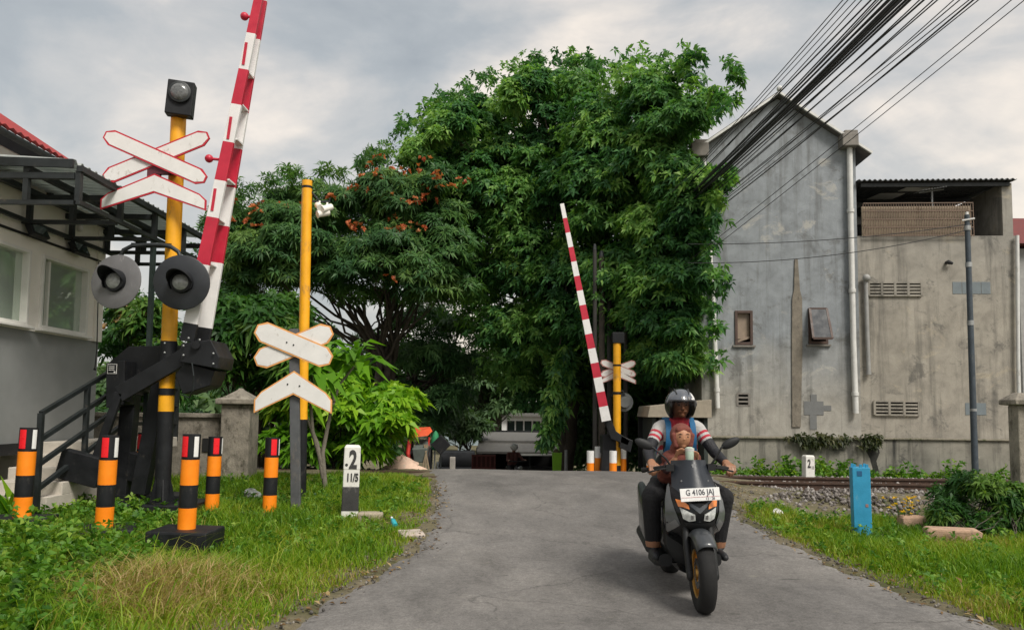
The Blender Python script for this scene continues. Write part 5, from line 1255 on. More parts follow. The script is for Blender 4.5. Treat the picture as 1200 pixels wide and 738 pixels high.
def far_boll():
    t = thing('bollard', '', 'bollard', (0, 0, 0), 'orange and white bollards beyond the crossing'); MB().tube([(0, 0, 0), (0, 0, .2), (0, 0, .45), (0, 0, .7), (0, 0, .95), (0, 0, 1.2)], .078, 14, [0, 0, 0, 0, 2]).build('post', [ORANGE, BLACK, WHITEREF], t, 50)
    MB().box((0, 0, .05), (.45, .45, .12)).build('base_block', BLACK, t, bevel=.02); return t
fb = far_boll()
for i, (px, d, top, lb) in enumerate(((692, 15.9, 528, 'orange bollard left of the far boom foot'), (701, 17, 523, 'orange and white bollard just behind the far boom foot'), (718.5, 15.8, 528, 'orange bollard straight below the far machine box'), (730, 16.9, 524, 'orange and white bollard right of the far yellow pole'), (762, 15.8, 531, 'orange bollard partly hidden behind the rider arm'))):
    p = P(px, top, d); o = fb if i == 0 else dup(fb, p); o.location = (p.x, d, p.z - 1.2); o['label'] = lb
# lean-to stall
STG = mat('old_roof_grey', (.12, .117, .11), .8, var=.25, bump=.3, wear=(.13, .12, .1), wearamt=.4); AWN = mat('awning_white', (.5, .5, .48), .5, var=.1)
D = 30; sx0, sx1 = P(560, 540, D).x, P(656, 540, D).x; zg = gz(0, D); t = thing('food_stall', 'low dark food stall with grey lean-to roof down the road', 'stall', ((sx0 + sx1) / 2, D, zg))
zq = lambda py: P(600, py, D).z
m_ = MB(); m_.loft([[(sx0, y, z) for y, z in ((D - .9, zq(530)), (D + .6, zq(519) + .0), (D + .6, zq(519) + .1), (D - .9, zq(530) + .08))], [(sx1, y, z) for y, z in ((D - .9, zq(530)), (D + .6, zq(519)), (D + .6, zq(519) + .1), (D - .9, zq(530) + .08))]])
m_.loft([[(sx0 - .0, y, z) for y, z in ((D + .2, zq(520)), (D + 3, zq(512)), (D + 3, zq(512) + .12), (D + .2, zq(520) + .12))], [(sx1, y, z) for y, z in ((D + .2, zq(520)), (D + 3, zq(512)), (D + 3, zq(512) + .12), (D + .2, zq(520) + .12))]]); m_.build('roof', STG, t)
MB().box(((sx0 + sx1) / 2, D + 3.1, zq(510)), (sx1 - sx0 + .3, .3, .22)).build('ridge', BLACK, t)
xa_, xb_ = P(600, 530, D).x, P(653, 530, D).x; MB().bar((xa_, D - .95, zq(531)), (xb_, D - .95, zq(530.5)), .05, .3, side=(0, 0, 1)).build('awning', AWN, t)
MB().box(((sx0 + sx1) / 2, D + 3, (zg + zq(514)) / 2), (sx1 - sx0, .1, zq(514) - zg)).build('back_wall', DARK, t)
m_ = MB()
for x in (sx0, sx1): m_.box((x, D + 1.2, (zg + zq(524)) / 2), (.1, 3.4, zq(524) - zg))
m_.build('side_wall', mat('stall_side', (.09, .085, .08), .8), t)
for px in (563, 601, 620, 654): x = P(px, 540, D).x; MB().bar((x, D - .8, zg), (x, D - .8, zq(531)), .07, .07).build('post', STEEL, t)
MB().box((lerp(sx0, sx1, .72), D + .3, zg + .45), (1.6, .6, .9)).build('counter', mat('counter_dark', (.05, .05, .055), .6), t)
# white upper-storey building behind
D = 46; b0_, b1_ = P(588, 500, D).x, P(660, 500, D).x; zz = lambda py: P(620, py, D).z; t = thing('white_building', 'white two storey building with dark windows behind the stall', 'building', ((b0_ + b1_) / 2, D, 0))
FARW = mat('far_white', (.6, .6, .58), .8, var=.1); m_ = MB(); m_.box(((b0_ + b1_) / 2, D + 3, zz(510) / 2 - .5), (b1_ - b0_, 6, zz(510) + 1)); m_.box(((b0_ + b1_) / 2, D + 3, zz(490)), (b1_ - b0_, 6, zz(487) - zz(493))); m_.box((b0_ + .15, D + 3, (zz(510) + zz(493)) / 2), (.3, 6, zz(493) - zz(510)))
m_.build('wall', FARW, t); MB().box(((b0_ + b1_) / 2, D + 2.8, zz(486)), (b1_ - b0_ + .5, 6.4, .16)).build('roof', STG, t)
m_ = MB(); m_.box(((b0_ + b1_) / 2, D + .6, (zz(508) + zz(493)) / 2), (b1_ - b0_ - .6, .1, zz(493) - zz(508)))
wn = m_.build('window', GLASS, t); m_ = MB()
for k in range(7): x = lerp(b0_ + .3, b1_ - .3, k / 6); m_.box((x, D + .5, (zz(508) + zz(493)) / 2), (.09, .08, zz(493) - zz(508)))
m_.build('frame', FARW, wn)
MB().box(((b0_ + b1_) / 2, D - .1, zz(511)), (b1_ - b0_, .8, .4)).build('balcony', STG, t)
D = 52; c0, c1 = P(518, 520, D).x, P(562, 520, D).x; t = thing('pale_warehouse', 'pale blue grey warehouse wall in the far distance left of the stall', 'building', ((c0 + c1) / 2, D, 0)); zz2 = lambda py: P(540, py, D).z
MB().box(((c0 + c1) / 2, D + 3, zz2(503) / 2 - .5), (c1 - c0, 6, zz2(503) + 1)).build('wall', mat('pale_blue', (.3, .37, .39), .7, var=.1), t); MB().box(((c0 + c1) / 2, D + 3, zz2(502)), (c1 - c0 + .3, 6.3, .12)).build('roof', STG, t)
MB().box((lerp(c0, c1, .6), D, zz2(530)), (.9, .08, 1.5)).build('door', mat('dull_door', (.2, .24, .25), .7), t)
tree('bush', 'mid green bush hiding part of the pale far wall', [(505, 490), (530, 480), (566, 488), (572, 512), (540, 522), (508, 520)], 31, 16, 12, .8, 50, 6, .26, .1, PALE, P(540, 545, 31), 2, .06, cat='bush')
# pickup truck, red cage, lime bin
CARB = mat('dark_car_paint', (.009, .01, .012), .4, var=.15, spec=.3)
D = 27; t = thing('pickup_truck', 'dark pickup truck parked beside the brown red crate cage', 'pickup truck', (P(536, 545, D).x, D, gz(-2, D))); local(t); t.rotation_euler = (0, 0, R(6))
def side_loft(mb, sections, m=0): mb.loft([[(-w_, y, z0), (w_, y, z0), (w_ * 1.02, y, lerp(z0, z1, .6)), (w_ * .96, y, z1), (-w_ * .96, y, z1), (-w_ * 1.02, y, lerp(z0, z1, .6))] for y, w_, z0, z1 in sections], m)
m_ = MB(); side_loft(m_, [(-2.1, .6, .45, .85), (-1.95, .72, .35, 1.0), (-.9, .76, .3, 1.05), (2.2, .76, .35, 1.0), (2.25, .7, .4, .95)]); m_.build('body', CARB, t, 40, .02)
m_ = MB(); side_loft(m_, [(-1.0, .7, 1.0, 1.06), (-.45, .62, 1.0, 1.5), (.55, .62, 1.0, 1.52), (.75, .66, 1.0, 1.1)]); m_.build('cab', CARB, t, 40)
MB().prism([(-.6, 0), (.6, 0), (.54, .42), (-.54, .42)], (0, -.97, 1.06), (1, 0, 0), (0, .55, .45), -.015).build('windscreen', GLASS, t)
for x in (-.62, .62): MB().box((x, .05, 1.27), (.03, .85, .32)).build('side_window', GLASS, t)
for x in (-.52, .52): MB().box((x, -2.07, .75), (.28, .06, .15)).build('headlight', LENS, t, bevel=.02)
MB().box((0, -2.1, .5), (1.4, .1, .14)).build('bumper', STEEL, t, bevel=.02)
for x in (-.68, .68):
    for y in (-1.35, 1.4):
        wh = MB().lathe([(.2, -.09), (.29, -.09), (.31, -.05), (.31, .05), (.29, .09), (.2, .09)], (x, y, .31), (1, 0, 0), 20).build('wheel', BLACK, t, 40); MB().lathe([(.19, -.07), (.19, .07)], (x, y, .31), (1, 0, 0), 14).build('rim', GALV, wh)
D = 25.5; c0, c1, z0, z1 = P(553, 545, D).x, P(581, 545, D).x, gz(-1, D), P(567, 533, D).z; t = thing('crate_cage', 'brown red slatted cage box standing before the food stall', 'cage', ((c0 + c1) / 2, D, z0)); RB = mat('brown_red_paint', (.14, .035, .03), .7, var=.25)
m_ = MB(); m_.box(((c0 + c1) / 2, D, (z0 + z1) / 2), (c1 - c0 - .08, .5, z1 - z0 - .06)); m_.build('box', mat('red_inside', (.07, .02, .018), .8), t)
m_ = MB()
for k in range(4): z = lerp(z0 + .06, z1, k / 3); m_.box(((c0 + c1) / 2, D - .28, z), (c1 - c0, .05, .06))
for k in range(6): x = lerp(c0 + .03, c1 - .03, k / 5); m_.box((x, D - .275, (z0 + z1) / 2), (.05, .04, z1 - z0))
m_.build('slats', RB, t)
D = 22.5; c = P(652.5, 545, D); zt = P(652, 531, D).z; zb = gz(c.x, D); LIME = mat('lime_plastic', (.28, .62, .03), .45, var=.12)
t = thing('lime_bin', 'lime green plastic bin beside the dark leaning trunk', 'bin', (c.x, D, zb)); m_ = MB(); m_.loft([[(c.x - w_, D - w_, z), (c.x + w_, D - w_, z), (c.x + w_, D + w_, z), (c.x - w_, D + w_, z)] for w_, z in ((.1, zb), (.14, zt), (.15, zt), (.15, zt + .03))]); m_.build('body', LIME, t, bevel=.01); m_ = MB(); m_.sphere((c.x, D, zt + .05), (.11, .1, .09), 10, 7); m_.build('contents', mat('brown_sack', (.15, .12, .07), .9), t)
p = P(663.5, 527, 21.5); zb = gz(p.x, 21.5); tag(MB().tube([(p.x, 21.5, zb), (p.x, 21.5, p.z)], .05, 10).build('pipe_post', GALV, at=(p.x, 21.5, zb)), 'plain grey pipe post right of the lime bin', 'post')
p = P(530.5, 535, 17.2); zb = gz(p.x, 17.2); tag(MB().box((p.x, 17.2, (zb + p.z) / 2), (.12, .12, p.z - zb)).build('stub_post', CONC, at=(p.x, 17.2, zb), bevel=.01), 'short grey concrete stub post beside the black diamond sign', 'post')
D = 17.4; p = P(516.5, 521, D); zb = gz(p.x, D); t = thing('diamond_sign', 'black diamond sign on a stake by the far left verge', 'sign', (p.x, D, zb)); MB().box(p, (.33, .03, .33), Matrix.Rotation(R(45), 3, 'Y')).build('board', BLACK, t, bevel=.01); MB().tube([(p.x, D + .03, zb - .1), (p.x, D + .03, p.z)], .018, 8).build('stake', STEEL, t)
# pedicab with a red hood and folded green parasol
D = 17.3; p = P(493, 545, D); zb = gz(p.x, D); PR = mat('pedicab_red', (.5, .035, .025), .5, var=.15); PG = mat('parasol_green', (.02, .2, .08), .7, var=.15)
t = thing('pedicab', 'red framed pedicab parked at the far left verge', 'pedicab', (p.x, D, zb)); q = lambda px, py, dy=0: P(px, py, D) + V((0, dy, 0))
m_ = MB(); m_.loft([[q(484, 512, -.3), q(503, 510, -.3), q(507, 505, 0), q(482, 506, 0)], [q(486, 505, -.1), q(500, 503, -.1), q(503, 500, .2), q(485, 501, .2)]]); m_.build('hood', mat('hood_red', (.62, .09, .03), .6, var=.15), t, bevel=.01)
m_ = MB(); m_.tube([q(484, 548, -.2), q(479, 530, -.15), q(481, 515, -.1), q(487, 507)], .05, 8); m_.tube([q(482, 540), q(500, 541), q(503, 512)], .025, 6); m_.build('frame', PR, t, 50)
m_ = MB(); m_.loft([[q(487, 541, -.3), q(501, 541, -.3), q(501, 541, .3), q(487, 541, .3)], [q(485, 525, -.35), q(503, 524, -.35), q(503, 522, .35), q(486, 523, .35)], [q(490, 516, .1), q(501, 515, .1), q(501, 515, .3), q(490, 516, .3)]]); m_.build('seat_body', mat('seat_green_grey', (.1, .12, .11), .6, var=.2), t, bevel=.02)
for px in (482, 504):
    m_ = MB(); c_ = q(px, 540, .1); c_.z = zb + .27
    pr_ = [(.24, -.02), (.27, -.02), (.27, .02), (.24, .02), (.24, -.02)]; m_.lathe(pr_, c_, (1, 0, 0), 22, cap=False)
    for k in range(6): a = k * math.pi / 6; d_ = V((0, math.cos(a), math.sin(a))) * .25; m_.tube([c_ - d_, c_ + d_], .006, 4)
    m_.build('wheel', BLACK, t, 40)
t = thing('folded_parasol', 'folded green parasol standing behind the red pedicab', 'parasol', (q(508, 545, .3).x, D + .3, zb)); a, b = q(509, 508, .3), q(508, 528, .3); MB().tube([a + V((0, 0, .06)), a, a.lerp(b, .4), b], [.01, .06, .1, .09], 10).build('canopy', PG, t, 50); MB().tube([(b.x, b.y, zb - .05), b], .018, 6).build('pole', GALV, t)
t = thing('crutch_poles', 'bundle of bare wooden poles leaning by the pedicab', 'poles', (q(500, 545).x, D - .4, zb))
for x0, x1 in ((497, 503), (501, 501), (505, 499)): MB().tube([q(x0, 549, -.4), q(x1, 520, -.3)], .02, 6).build('pole', mat('bare_wood', (.22, .17, .11), .8), t)
def mound(name, label, poly_w, px0, px1, py0, d, m):
    c = P((px0 + px1) / 2, 549, d); zb = gz(c.x, d); w_ = (px1 - px0) / 2 * d / F; h = P(470, py0, d).z - zb; mb = MB(); rgs = []
    for j in range(9):
        t = j / 8; rr_ = w_ * (1 - t) ** .9; rgs.append([(c.x + rr_ * math.cos(a) * random.uniform(.75, 1.2), d + .7 * rr_ * math.sin(a) * random.uniform(.88, 1.1), zb - .05 + (h + .05) * t ** .85 * random.uniform(.86, 1.1)) for a in [2 * math.pi * k / 22 for k in range(22)]])
    mb.loft(rgs); tag(mb.build(name, m, smooth=60, at=(c.x, d, zb)), label, 'heap')
mound('sand_heap', 'pink and tan sand heap behind the left rail', 0, 440, 503, 533, 16.2, mat('pinkish_sand', (.62, .44, .34), .95, var=.2, scale=4, bump=.5, wear=(.5, .46, .38), wearamt=.4))
mound('lime_heap', 'small pale white heap behind the crossbuck post', 0, 320, 358, 535, 16.2, mat('pale_lime', (.5, .5, .45), .95, var=.12, bump=.5))
# concrete shelter behind the rider
D = 16.0; a, b = P(759, 480, D).x, P(834, 480, D).x; zl = gz(a, D); z0, z1 = P(790, 489, D).z, P(790, 473, D).z; t = thing('concrete_shelter', 'low tan concrete shelter with dark inside behind the rider', 'shelter', ((a + b) / 2, D, zl))
m_ = MB(); m_.loft([[(a, D, z0), (b, D, z0), (b, D + 1.4, z0), (a, D + 1.4, z0)], [(a + .05, D, z1 - .05), (b, D, z1 + .1), (b, D + 1.4, z1 + .1), (a + .05, D + 1.4, z1 - .05)]]); m_.build('roof_slab', mat('tan_slab', (.31, .27, .21), .9, var=.2, bump=.3), t, bevel=.01)
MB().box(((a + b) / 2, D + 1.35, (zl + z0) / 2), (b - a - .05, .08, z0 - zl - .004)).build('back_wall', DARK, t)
for x in (a + .16, b - .1): MB().box((x, D + .7, (zl + z0) / 2), (.08, 1.2, z0 - zl - .004)).build('side_wall', mat('mossy_dark', (.03, .038, .034), .9, var=.4), t)  # dark green puts the shelter's inner shade into the wall colour
MB().bar((a + .35, D + .2, zl), (a + .3, D + .2, z0), .05, .05).build('post', STEEL, t)
# ------------------------------------------------------------------ people and scooter helpers
def fleshed(name, prims, voxel, mats, fn, parent, smooth_it=6):
    """one continuous skin from tapered capsules (p, r, q, r2) and ellipsoids ('e', centre, radii, rot); fn(centre, normal, index) -> material"""
    mb = MB()
    for i, p in enumerate(prims):
        if p[0] == 'e': mb.sphere(p[1], p[2], 20, 14, rot=p[3] if len(p) > 3 else None)
        else:
            a, ra, b, rb = V(p[0]), p[1], V(p[2]), p[3]; d = (b - a).normalized()
            pts, rr = [], []
            for k in range(5): t = -math.pi / 2 + math.pi / 2 * k / 4; pts.append(a + d * ra * math.sin(t)); rr.append(max(ra * math.cos(t), .0006))
            for k in range(5): t = math.pi / 2 * k / 4; pts.append(b + d * rb * math.sin(t)); rr.append(max(rb * math.cos(t), .0006))
            mb.tube(pts, rr, 14)
    o = mb.build(name, mats[0]); 
    rm = o.modifiers.new('r', 'REMESH'); rm.mode = 'VOXEL'; rm.voxel_size = voxel
    s = o.modifiers.new('s', 'SMOOTH'); s.factor = .5; s.iterations = smooth_it
    dg = bpy.context.evaluated_depsgraph_get(); me = bpy.data.meshes.new_from_object(o.evaluated_get(dg)); bpy.data.objects.remove(o)
    me.name = name; me.materials.clear()
    for m in mats: me.materials.append(m)
    me.polygons.foreach_set('use_smooth', [True] * len(me.polygons))
    me.polygons.foreach_set('material_index', [fn(p.center, p.normal) for p in me.polygons])
    ob = bpy.data.objects.new(name, me); COL.objects.link(ob); ob.parent = parent; ORG[ob.name] = V((0, 0, 0)); return ob
def hand(wrist, d, nrm, side, thumb, curl=(55, 60, 40), sc=1.0):
    """palm plus four bent fingers and a thumb as capsules"""
    w_, d, n, s = V(wrist), V(d).normalized(), V(nrm).normalized(), V(side).normalized(); out = []
    for i in range(4):
        k = w_ + d * .085 * sc + s * (i - 1.5) * .021 * sc - n * (.003 * abs(i - 1.5)); L = (.042, .047, .043, .034)[i] * sc
        out.append((w_ + s * (i - 1.5) * .011 * sc, .017 * sc, k, .0135 * sc)); p = k; a = 0
        for c, l, r_ in zip(curl, (1, .68, .52), (.0098, .009, .008)):
            a += R(c); q = p + (d * math.cos(a) + n * math.sin(a)) * L * l; out.append((p, r_ * 1.05 * sc, q, r_ * sc)); p = q
    b = w_ + d * .025 * sc + s * thumb * .028 * sc; t1 = b + (d * .5 + s * thumb * .6 + n * .35).normalized() * .04 * sc; t2 = t1 + (d * .6 + n * .75 - s * thumb * .1).normalized() * .034 * sc
    out += [(b, .014 * sc, t1, .0115 * sc), (t1, .011 * sc, t2, .0095 * sc)]; return out

SKIN = mat('skin', (.32, .155, .085), .5, var=.12, scale=14)
SCB = mat('scooter_black', (.006, .007, .008), .2, var=.2, spec=.4); SCM = mat('scooter_matt', (.008, .009, .01), .6, var=.2); SCG = mat('scooter_grey', (.05, .056, .062), .38, .25, var=.12, coat=.5)
SCS = mat('scooter_silver', (.25, .255, .26), .35, .4, var=.1); GOLD = mat('gold_rim', (.5, .28, .07), .35, .7, var=.12); TYRE = mat('tyre', (.01, .01, .01), .85, var=.25, bump=.2)
CHROME = mat('bare_metal', (.4, .4, .4), .25, .9, var=.15)
SX, SY = 1.42, 6.21
sz = gz(SX, SY)
sc_ = thing('motor_scooter', 'black and grey motor scooter ridden towards the viewer on the road', 'motor scooter', (0, 0, 0))
zt_ = [.36, .40, .47, .55, .62, .70, .78, .86, .92, .98, 1.07]
yt_ = [-.33, -.37, -.45, -.55, -.62, -.64, -.615, -.575, -.54, -.50, -.44]
wt_ = [.07, .105, .165, .208, .224, .226, .215, .192, .17, .15, .13]
def FW(z): return float(np.interp(z, zt_, wt_))
def FY(x, z): return float(np.interp(z, zt_, yt_)) + .17 * (min(1.15, abs(x) / FW(z))) ** 2.2
def patch(name, top, bot, m, par, off=.006, n=10, k=5, th=.008):
    "curved plate lying on the front fairing between two lines given in (x, z)"
    def at(line, t):
        L = len(line) - 1; i = min(int(t * L), L - 1); f = t * L - i; return (lerp(line[i][0], line[i + 1][0], f), lerp(line[i][1], line[i + 1][1], f))
    mb = MB(); fr, bk = [], []
    for j in range(k + 1):
        a, b = [], []
        for i in range(n + 1):
            (x0, z0), (x1, z1) = at(top, i / n), at(bot, i / n); x, z = lerp(x0, x1, j / k), lerp(z0, z1, j / k); y = FY(x, z); a.append(V((x, y - off, z))); b.append(V((x, y - off + th, z)))
        fr.append(a); bk.append(b)
    mb.loft(fr, cap=False, closed=False); mb.loft(bk, cap=False, closed=False)
    e = [fr[0][i] for i in range(n + 1)] + [fr[j][n] for j in range(1, k + 1)] + [fr[k][i] for i in range(n - 1, -1, -1)] + [fr[j][0] for j in range(k - 1, 0, -1)]
    f_ = [bk[0][i] for i in range(n + 1)] + [bk[j][n] for j in range(1, k + 1)] + [bk[k][i] for i in range(n - 1, -1, -1)] + [bk[j][0] for j in range(k - 1, 0, -1)]
    mb.loft([e, f_], cap=False); return mb.build(name, m, par, 60)
def px2(px, py): return ((px - 823) / 157, 1.45 - (py - 482.3) / 157)
def pl(*pts): return [px2(*p) for p in pts]
# front shell
m_ = MB(); rows = []; zz_ = [.36, .38, .40, .43, .47, .51, .55, .585, .62, .66, .70, .74, .78, .82, .86, .90]
for z in zz_:
    w_ = FW(z); row = []
    for i in range(33):
        u = -1 + 2 * i / 32; row.append((u * w_, FY(u * w_, z), z))
    yb = float(np.interp(z, [.36, .5, .7, .9], [-.26, -.22, -.22, -.3])); row += [(w_ * .98, lerp(FY(w_, z), yb, .5), z), (w_ * .9, yb, z), (-w_ * .9, yb, z), (-w_ * .98, lerp(FY(w_, z), yb, .5), z)]
    rows.append(row)
m_.loft(rows); m_.build('front_shell', SCB, sc_, 35)
# grey wings either side, windscreen, lamps
for sgn in (1, -1):
    def sp_(l): return [(sgn * x, z) for x, z in l]
    patch('side_wing', sp_([(.175, .905), (.18, .80), (.165, .72), (.13, .615)]), sp_([(.19, .885), (.218, .78), (.226, .68), (.205, .545)]), mat('wing_grey', (.13, .14, .145), .38, .2, var=.12, coat=.4), sc_, .007, 14, 4)
    patch('wing_flash', sp_([(.165, .655), (.135, .61)]), sp_([(.212, .60), (.196, .535)]), SCS, sc_, .012, 6, 4)
    h_ = patch('headlight', sp_([(.035, .70), (.07, .715), (.135, .745)]), sp_([(.03, .655), (.075, .645), (.115, .665)]), mat('headlight_glass', (.5, .52, .5), .12, var=.4, scale=40, coat=1), sc_, .01, 10, 5)
    patch('lamp_unit', sp_([(.045, .69), (.062, .695)]), sp_([(.045, .665), (.062, .663)]), CHROME, h_, .014, 4, 3)
    patch('indicator', sp_([(.075, .765), (.115, .795), (.155, .80)]), sp_([(.07, .735), (.11, .748), (.142, .75)]), mat('amber_lamp', (.85, .25, .04), .25, var=.15, coat=.6), sc_, .009, 8, 4)
patch('nose_vee', [(-.085, .795), (0, .745), (.085, .795)], [(-.06, .755), (0, .705), (.06, .755)], SCG, sc_, .012, 12, 4)
patch('chin_panel', [(-.11, .64), (0, .63), (.11, .64)], [(-.07, .585), (0, .575), (.07, .585)], SCM, sc_, .008, 10, 3)
ws = patch('windscreen', [(-.135, 1.07), (-.05, 1.085), (.05, 1.085), (.135, 1.07)], [(-.165, .885), (-.06, .80), (.06, .80), (.165, .885)], mat('smoked_screen', (.025, .03, .038), .4, var=.15, spec=.4), sc_, .018, 14, 8, .006)
m_ = MB()
for x, z in ((-.1, .93), (.1, .93)): m_.lathe([(.008, 0), (.006, .006)], (x, FY(x, z) - .02, z), (0, -1, 0), 8)
m_.prism([(-.018, .012), (0, .02), (.018, .012), (.01, -.012), (0, -.02), (-.01, -.012)], (0, FY(0, 1.04) - .022, 1.04), (1, 0, 0), (0, .2, 1), -.003); m_.build('screen_badge', SCS, ws)
# number plate
rt = Matrix.Rotation(R(-2.5), 3, 'Y'); pc = V((.008, FY(0, .845) - .052, .845)); ux = rt @ V((1, 0, 0)); uz = V((0, .3, 1)).normalized(); uz = (uz - ux * uz.dot(ux)).normalized()
m_ = MB(); m_.prism([(-.145, -.048), (.145, -.048), (.145, .048), (-.145, .048)], pc, ux, uz, -.004); pn_ = ux.cross(uz)
lp_ = m_.build('number_plate', mat('plate_white', (.72, .72, .7), .45, var=.05), sc_, bevel=.002)
TX = mat('plate_text', (.05, .05, .06), .6); m_ = MB(); f0_ = pc + pn_ * .0015
text(m_, 'G 4106 JAJ', .06, f0_ + uz * .014, ux, uz, .002, sx=.78, bold=.0008); text(m_, '12 · 28', .026, f0_ - uz * .034 + ux * .07, ux, uz, .003, sx=.9); m_.build('plate_number', TX, lp_)
m_ = MB(); m_.prism([(-.14, -.0196), (.14, -.0196), (.14, -.0184), (-.14, -.0184)], f0_, ux, uz, .0015); m_.build('plate_line', SIGNRED, lp_)
# wheels
def wheel(name, c, ro, tw, par, steer=0):
    rtz = Matrix.Rotation(R(steer), 3, 'Z'); ax = rtz @ V((1, 0, 0)); c = V(c); ri = .165
    prof = [(ri, -tw * .36), (ri + .02, -tw * .46), (ro - .05, -tw * .5), (ro - .02, -tw * .42), (ro - .006, -tw * .24), (ro, 0), (ro - .006, tw * .24), (ro - .02, tw * .42), (ro - .05, tw * .5), (ri + .02, tw * .46), (ri, tw * .36), (ri, -tw * .36)]
    ty = MB().lathe(prof, c, ax, 44, cap=False).build(name, TYRE, par, 50)
    m_ = MB(); m_.lathe([(ri + .002, -tw * .37), (ri + .008, -tw * .4), (ri - .006, -tw * .34), (ri - .012, 0), (ri - .006, tw * .34), (ri + .008, tw * .4), (ri + .002, tw * .37)], c, ax, 40, cap=False)
    for k in range(5):
        for dd in (-.12, .12):
            a = 2 * math.pi * k / 5 + dd; a2 = 2 * math.pi * k / 5 + dd * 1.6; u = rtz @ V((0, math.cos(a2), math.sin(a2))); u0 = rtz @ V((0, math.cos(a), math.sin(a))); m_.bar(c + u0 * .03, c + u * (ri - .004), .022, .03, side=ax.cross(u))
    m_.lathe([(.035, -.05), (.04, -.03), (.04, .03), (.035, .05)], c, ax, 16); m_.build('rim', GOLD, ty, 50)
    m_ = MB(); m_.lathe([(.11, .036), (.11, .04), (.06, .04), (.06, .036), (.11, .036)], c, ax, 30, cap=False); m_.lathe([(.11, -.04), (.11, -.036), (.06, -.036), (.06, -.04), (.11, -.04)], c, ax, 30, cap=False); m_.build('brake_disc', CHROME, ty); return ty
wheel('front_wheel', (0, -.67, .283), .283, .122, sc_, -2); wheel('rear_wheel', (0, .67, .283), .283, .14, sc_)
for x in (-.092, .092):
    m_ = MB(); m_.tube([(x, -.685, .27), (x, -.6, .47), (x * .95, -.52, .66)], [.026, .028, .022], 12); m_.sphere((x, -.685, .27), (.026, .04, .04), 10, 8); m_.build('fork_leg', SCM, sc_, 50)
m_ = MB(); rows = []
for k in range(15):
    a = R(lerp(46, 150, k / 14)); cy, cz = -math.cos(a), math.sin(a); w_ = .074 + .01 * math.sin(math.pi * k / 14); row = []
    for i in range(11):
        t = -1 + .2 * i; rad = .318 - .055 * abs(t) ** 3; row.append((w_ * t, -.67 + cy * rad, .283 + cz * rad))
    rows.append(row)
m_.loft(rows, cap=False, closed=False); fd_ = m_.build('front_fender', SCG, sc_, 60); q_ = fd_.modifiers.new('thick', 'SOLIDIFY'); q_.thickness = .006
# central body, seat and tail
def hull(secs, n=18, p=2.6):
    rg = []
    for y, w_, z0, z1 in secs:
        r_ = []
        for k in range(n):
            a = 2 * math.pi * k / n; c_, s_ = math.cos(a), math.sin(a); r_.append((w_ * math.copysign(abs(c_) ** (2 / p), c_), y, (z0 + z1) / 2 + (z1 - z0) / 2 * math.copysign(abs(s_) ** (2 / p), s_)))
        rg.append(r_)
    return rg
MB().loft(hull([(-.34, .1, .3, .5), (-.3, .19, .26, .8), (-.2, .2, .24, .84), (-.15, .1, .3, .8)])).build('leg_shield', SCM, sc_, 50)
for x in (-1, 1): m_ = MB(); m_.loft([[(V(p) + V((x * .19, 0, 0))) for p in r_] for r_ in hull([(-.27, .05, .25, .35), (-.1, .075, .22, .29), (.15, .075, .21, .28), (.3, .05, .22, .34)])]); m_.build('footboard', SCM, sc_, 50)
MB().loft(hull([(-.3, .12, .2, .5), (-.1, .14, .18, .55), (.1, .16, .2, .6), (.25, .19, .28, .68), (.5, .2, .36, .74), (.8, .17, .5, .78), (1.02, .08, .66, .8)])).build('body', SCB, sc_, 50)
MB().loft(hull([(-.18, .05, .58, .68), (.0, .11, .6, .72), (.2, .16, .64, .77), (.42, .17, .66, .79), (.5, .17, .68, .84), (.85, .13, .74, .87), (.95, .08, .78, .86)])).build('seat', mat('seat_vinyl', (.02, .02, .02), .7, var=.2), sc_, 60)
for x in (-1, 1):
    m_ = MB(); m_.loft([[(V(p) + V((x * .2, 0, 0))) for p in r_] for r_ in hull([(.2, .03, .38, .56), (.35, .07, .3, .68), (.6, .075, .34, .74), (.9, .04, .6, .8)])]); m_.build('side_cover', SCG, sc_, 50)
m_ = MB(); m_.tube([(-.16, .1, .2), (-.2, .3, .24), (-.22, .42, .33)], .02, 8); m_.tube([(-.2, .3, .26), (-.2, .4, .28), (-.21, .8, .36), (-.21, .86, .38)], [.035, .055, .062, .035], 14); m_.build('exhaust', SCM, sc_, 50)
m_ = MB(); m_.lathe([(.05, 0), (.055, .03), (.03, .05)], (-.19, .08, .38), (-1, 0, 0), 14); m_.build('foot_cap', CHROME, sc_, 40)
m_ = MB(); m_.tube([(-.31, -.27, 1.0), (-.2, -.33, 1.02), (-.1, -.34, 1.0), (0, -.36, .98), (.1, -.34, 1.0), (.19, -.33, 1.02), (.3, -.27, 1.0)], .014, 8); m_.box((0, -.36, .98), (.16, .1, .08)); m_.tube([(0, -.36, .98), (0, -.48, .72)], .03, 8); m_.build('handlebar', SCM, sc_, bevel=.004)
for x in (-1, 1):
    m_ = MB(); a = V((x * .2, -.33, 1.02)); b = V((x * .335, -.255, .997)); m_.tube([a, b], .018, 12); m_.tube([b, b + (b - a).normalized() * .025], .021, 12); m_.build('grip', TYRE, sc_, 50)
    m_ = MB(); m_.tube([(x * .16, -.37, 1.02), (x * .24, -.385, 1.01), (x * .33, -.35, .985)], .007, 6); m_.box((x * .16, -.345, 1.02), (.06, .07, .05)); m_.build('brake_lever', SCM, sc_)
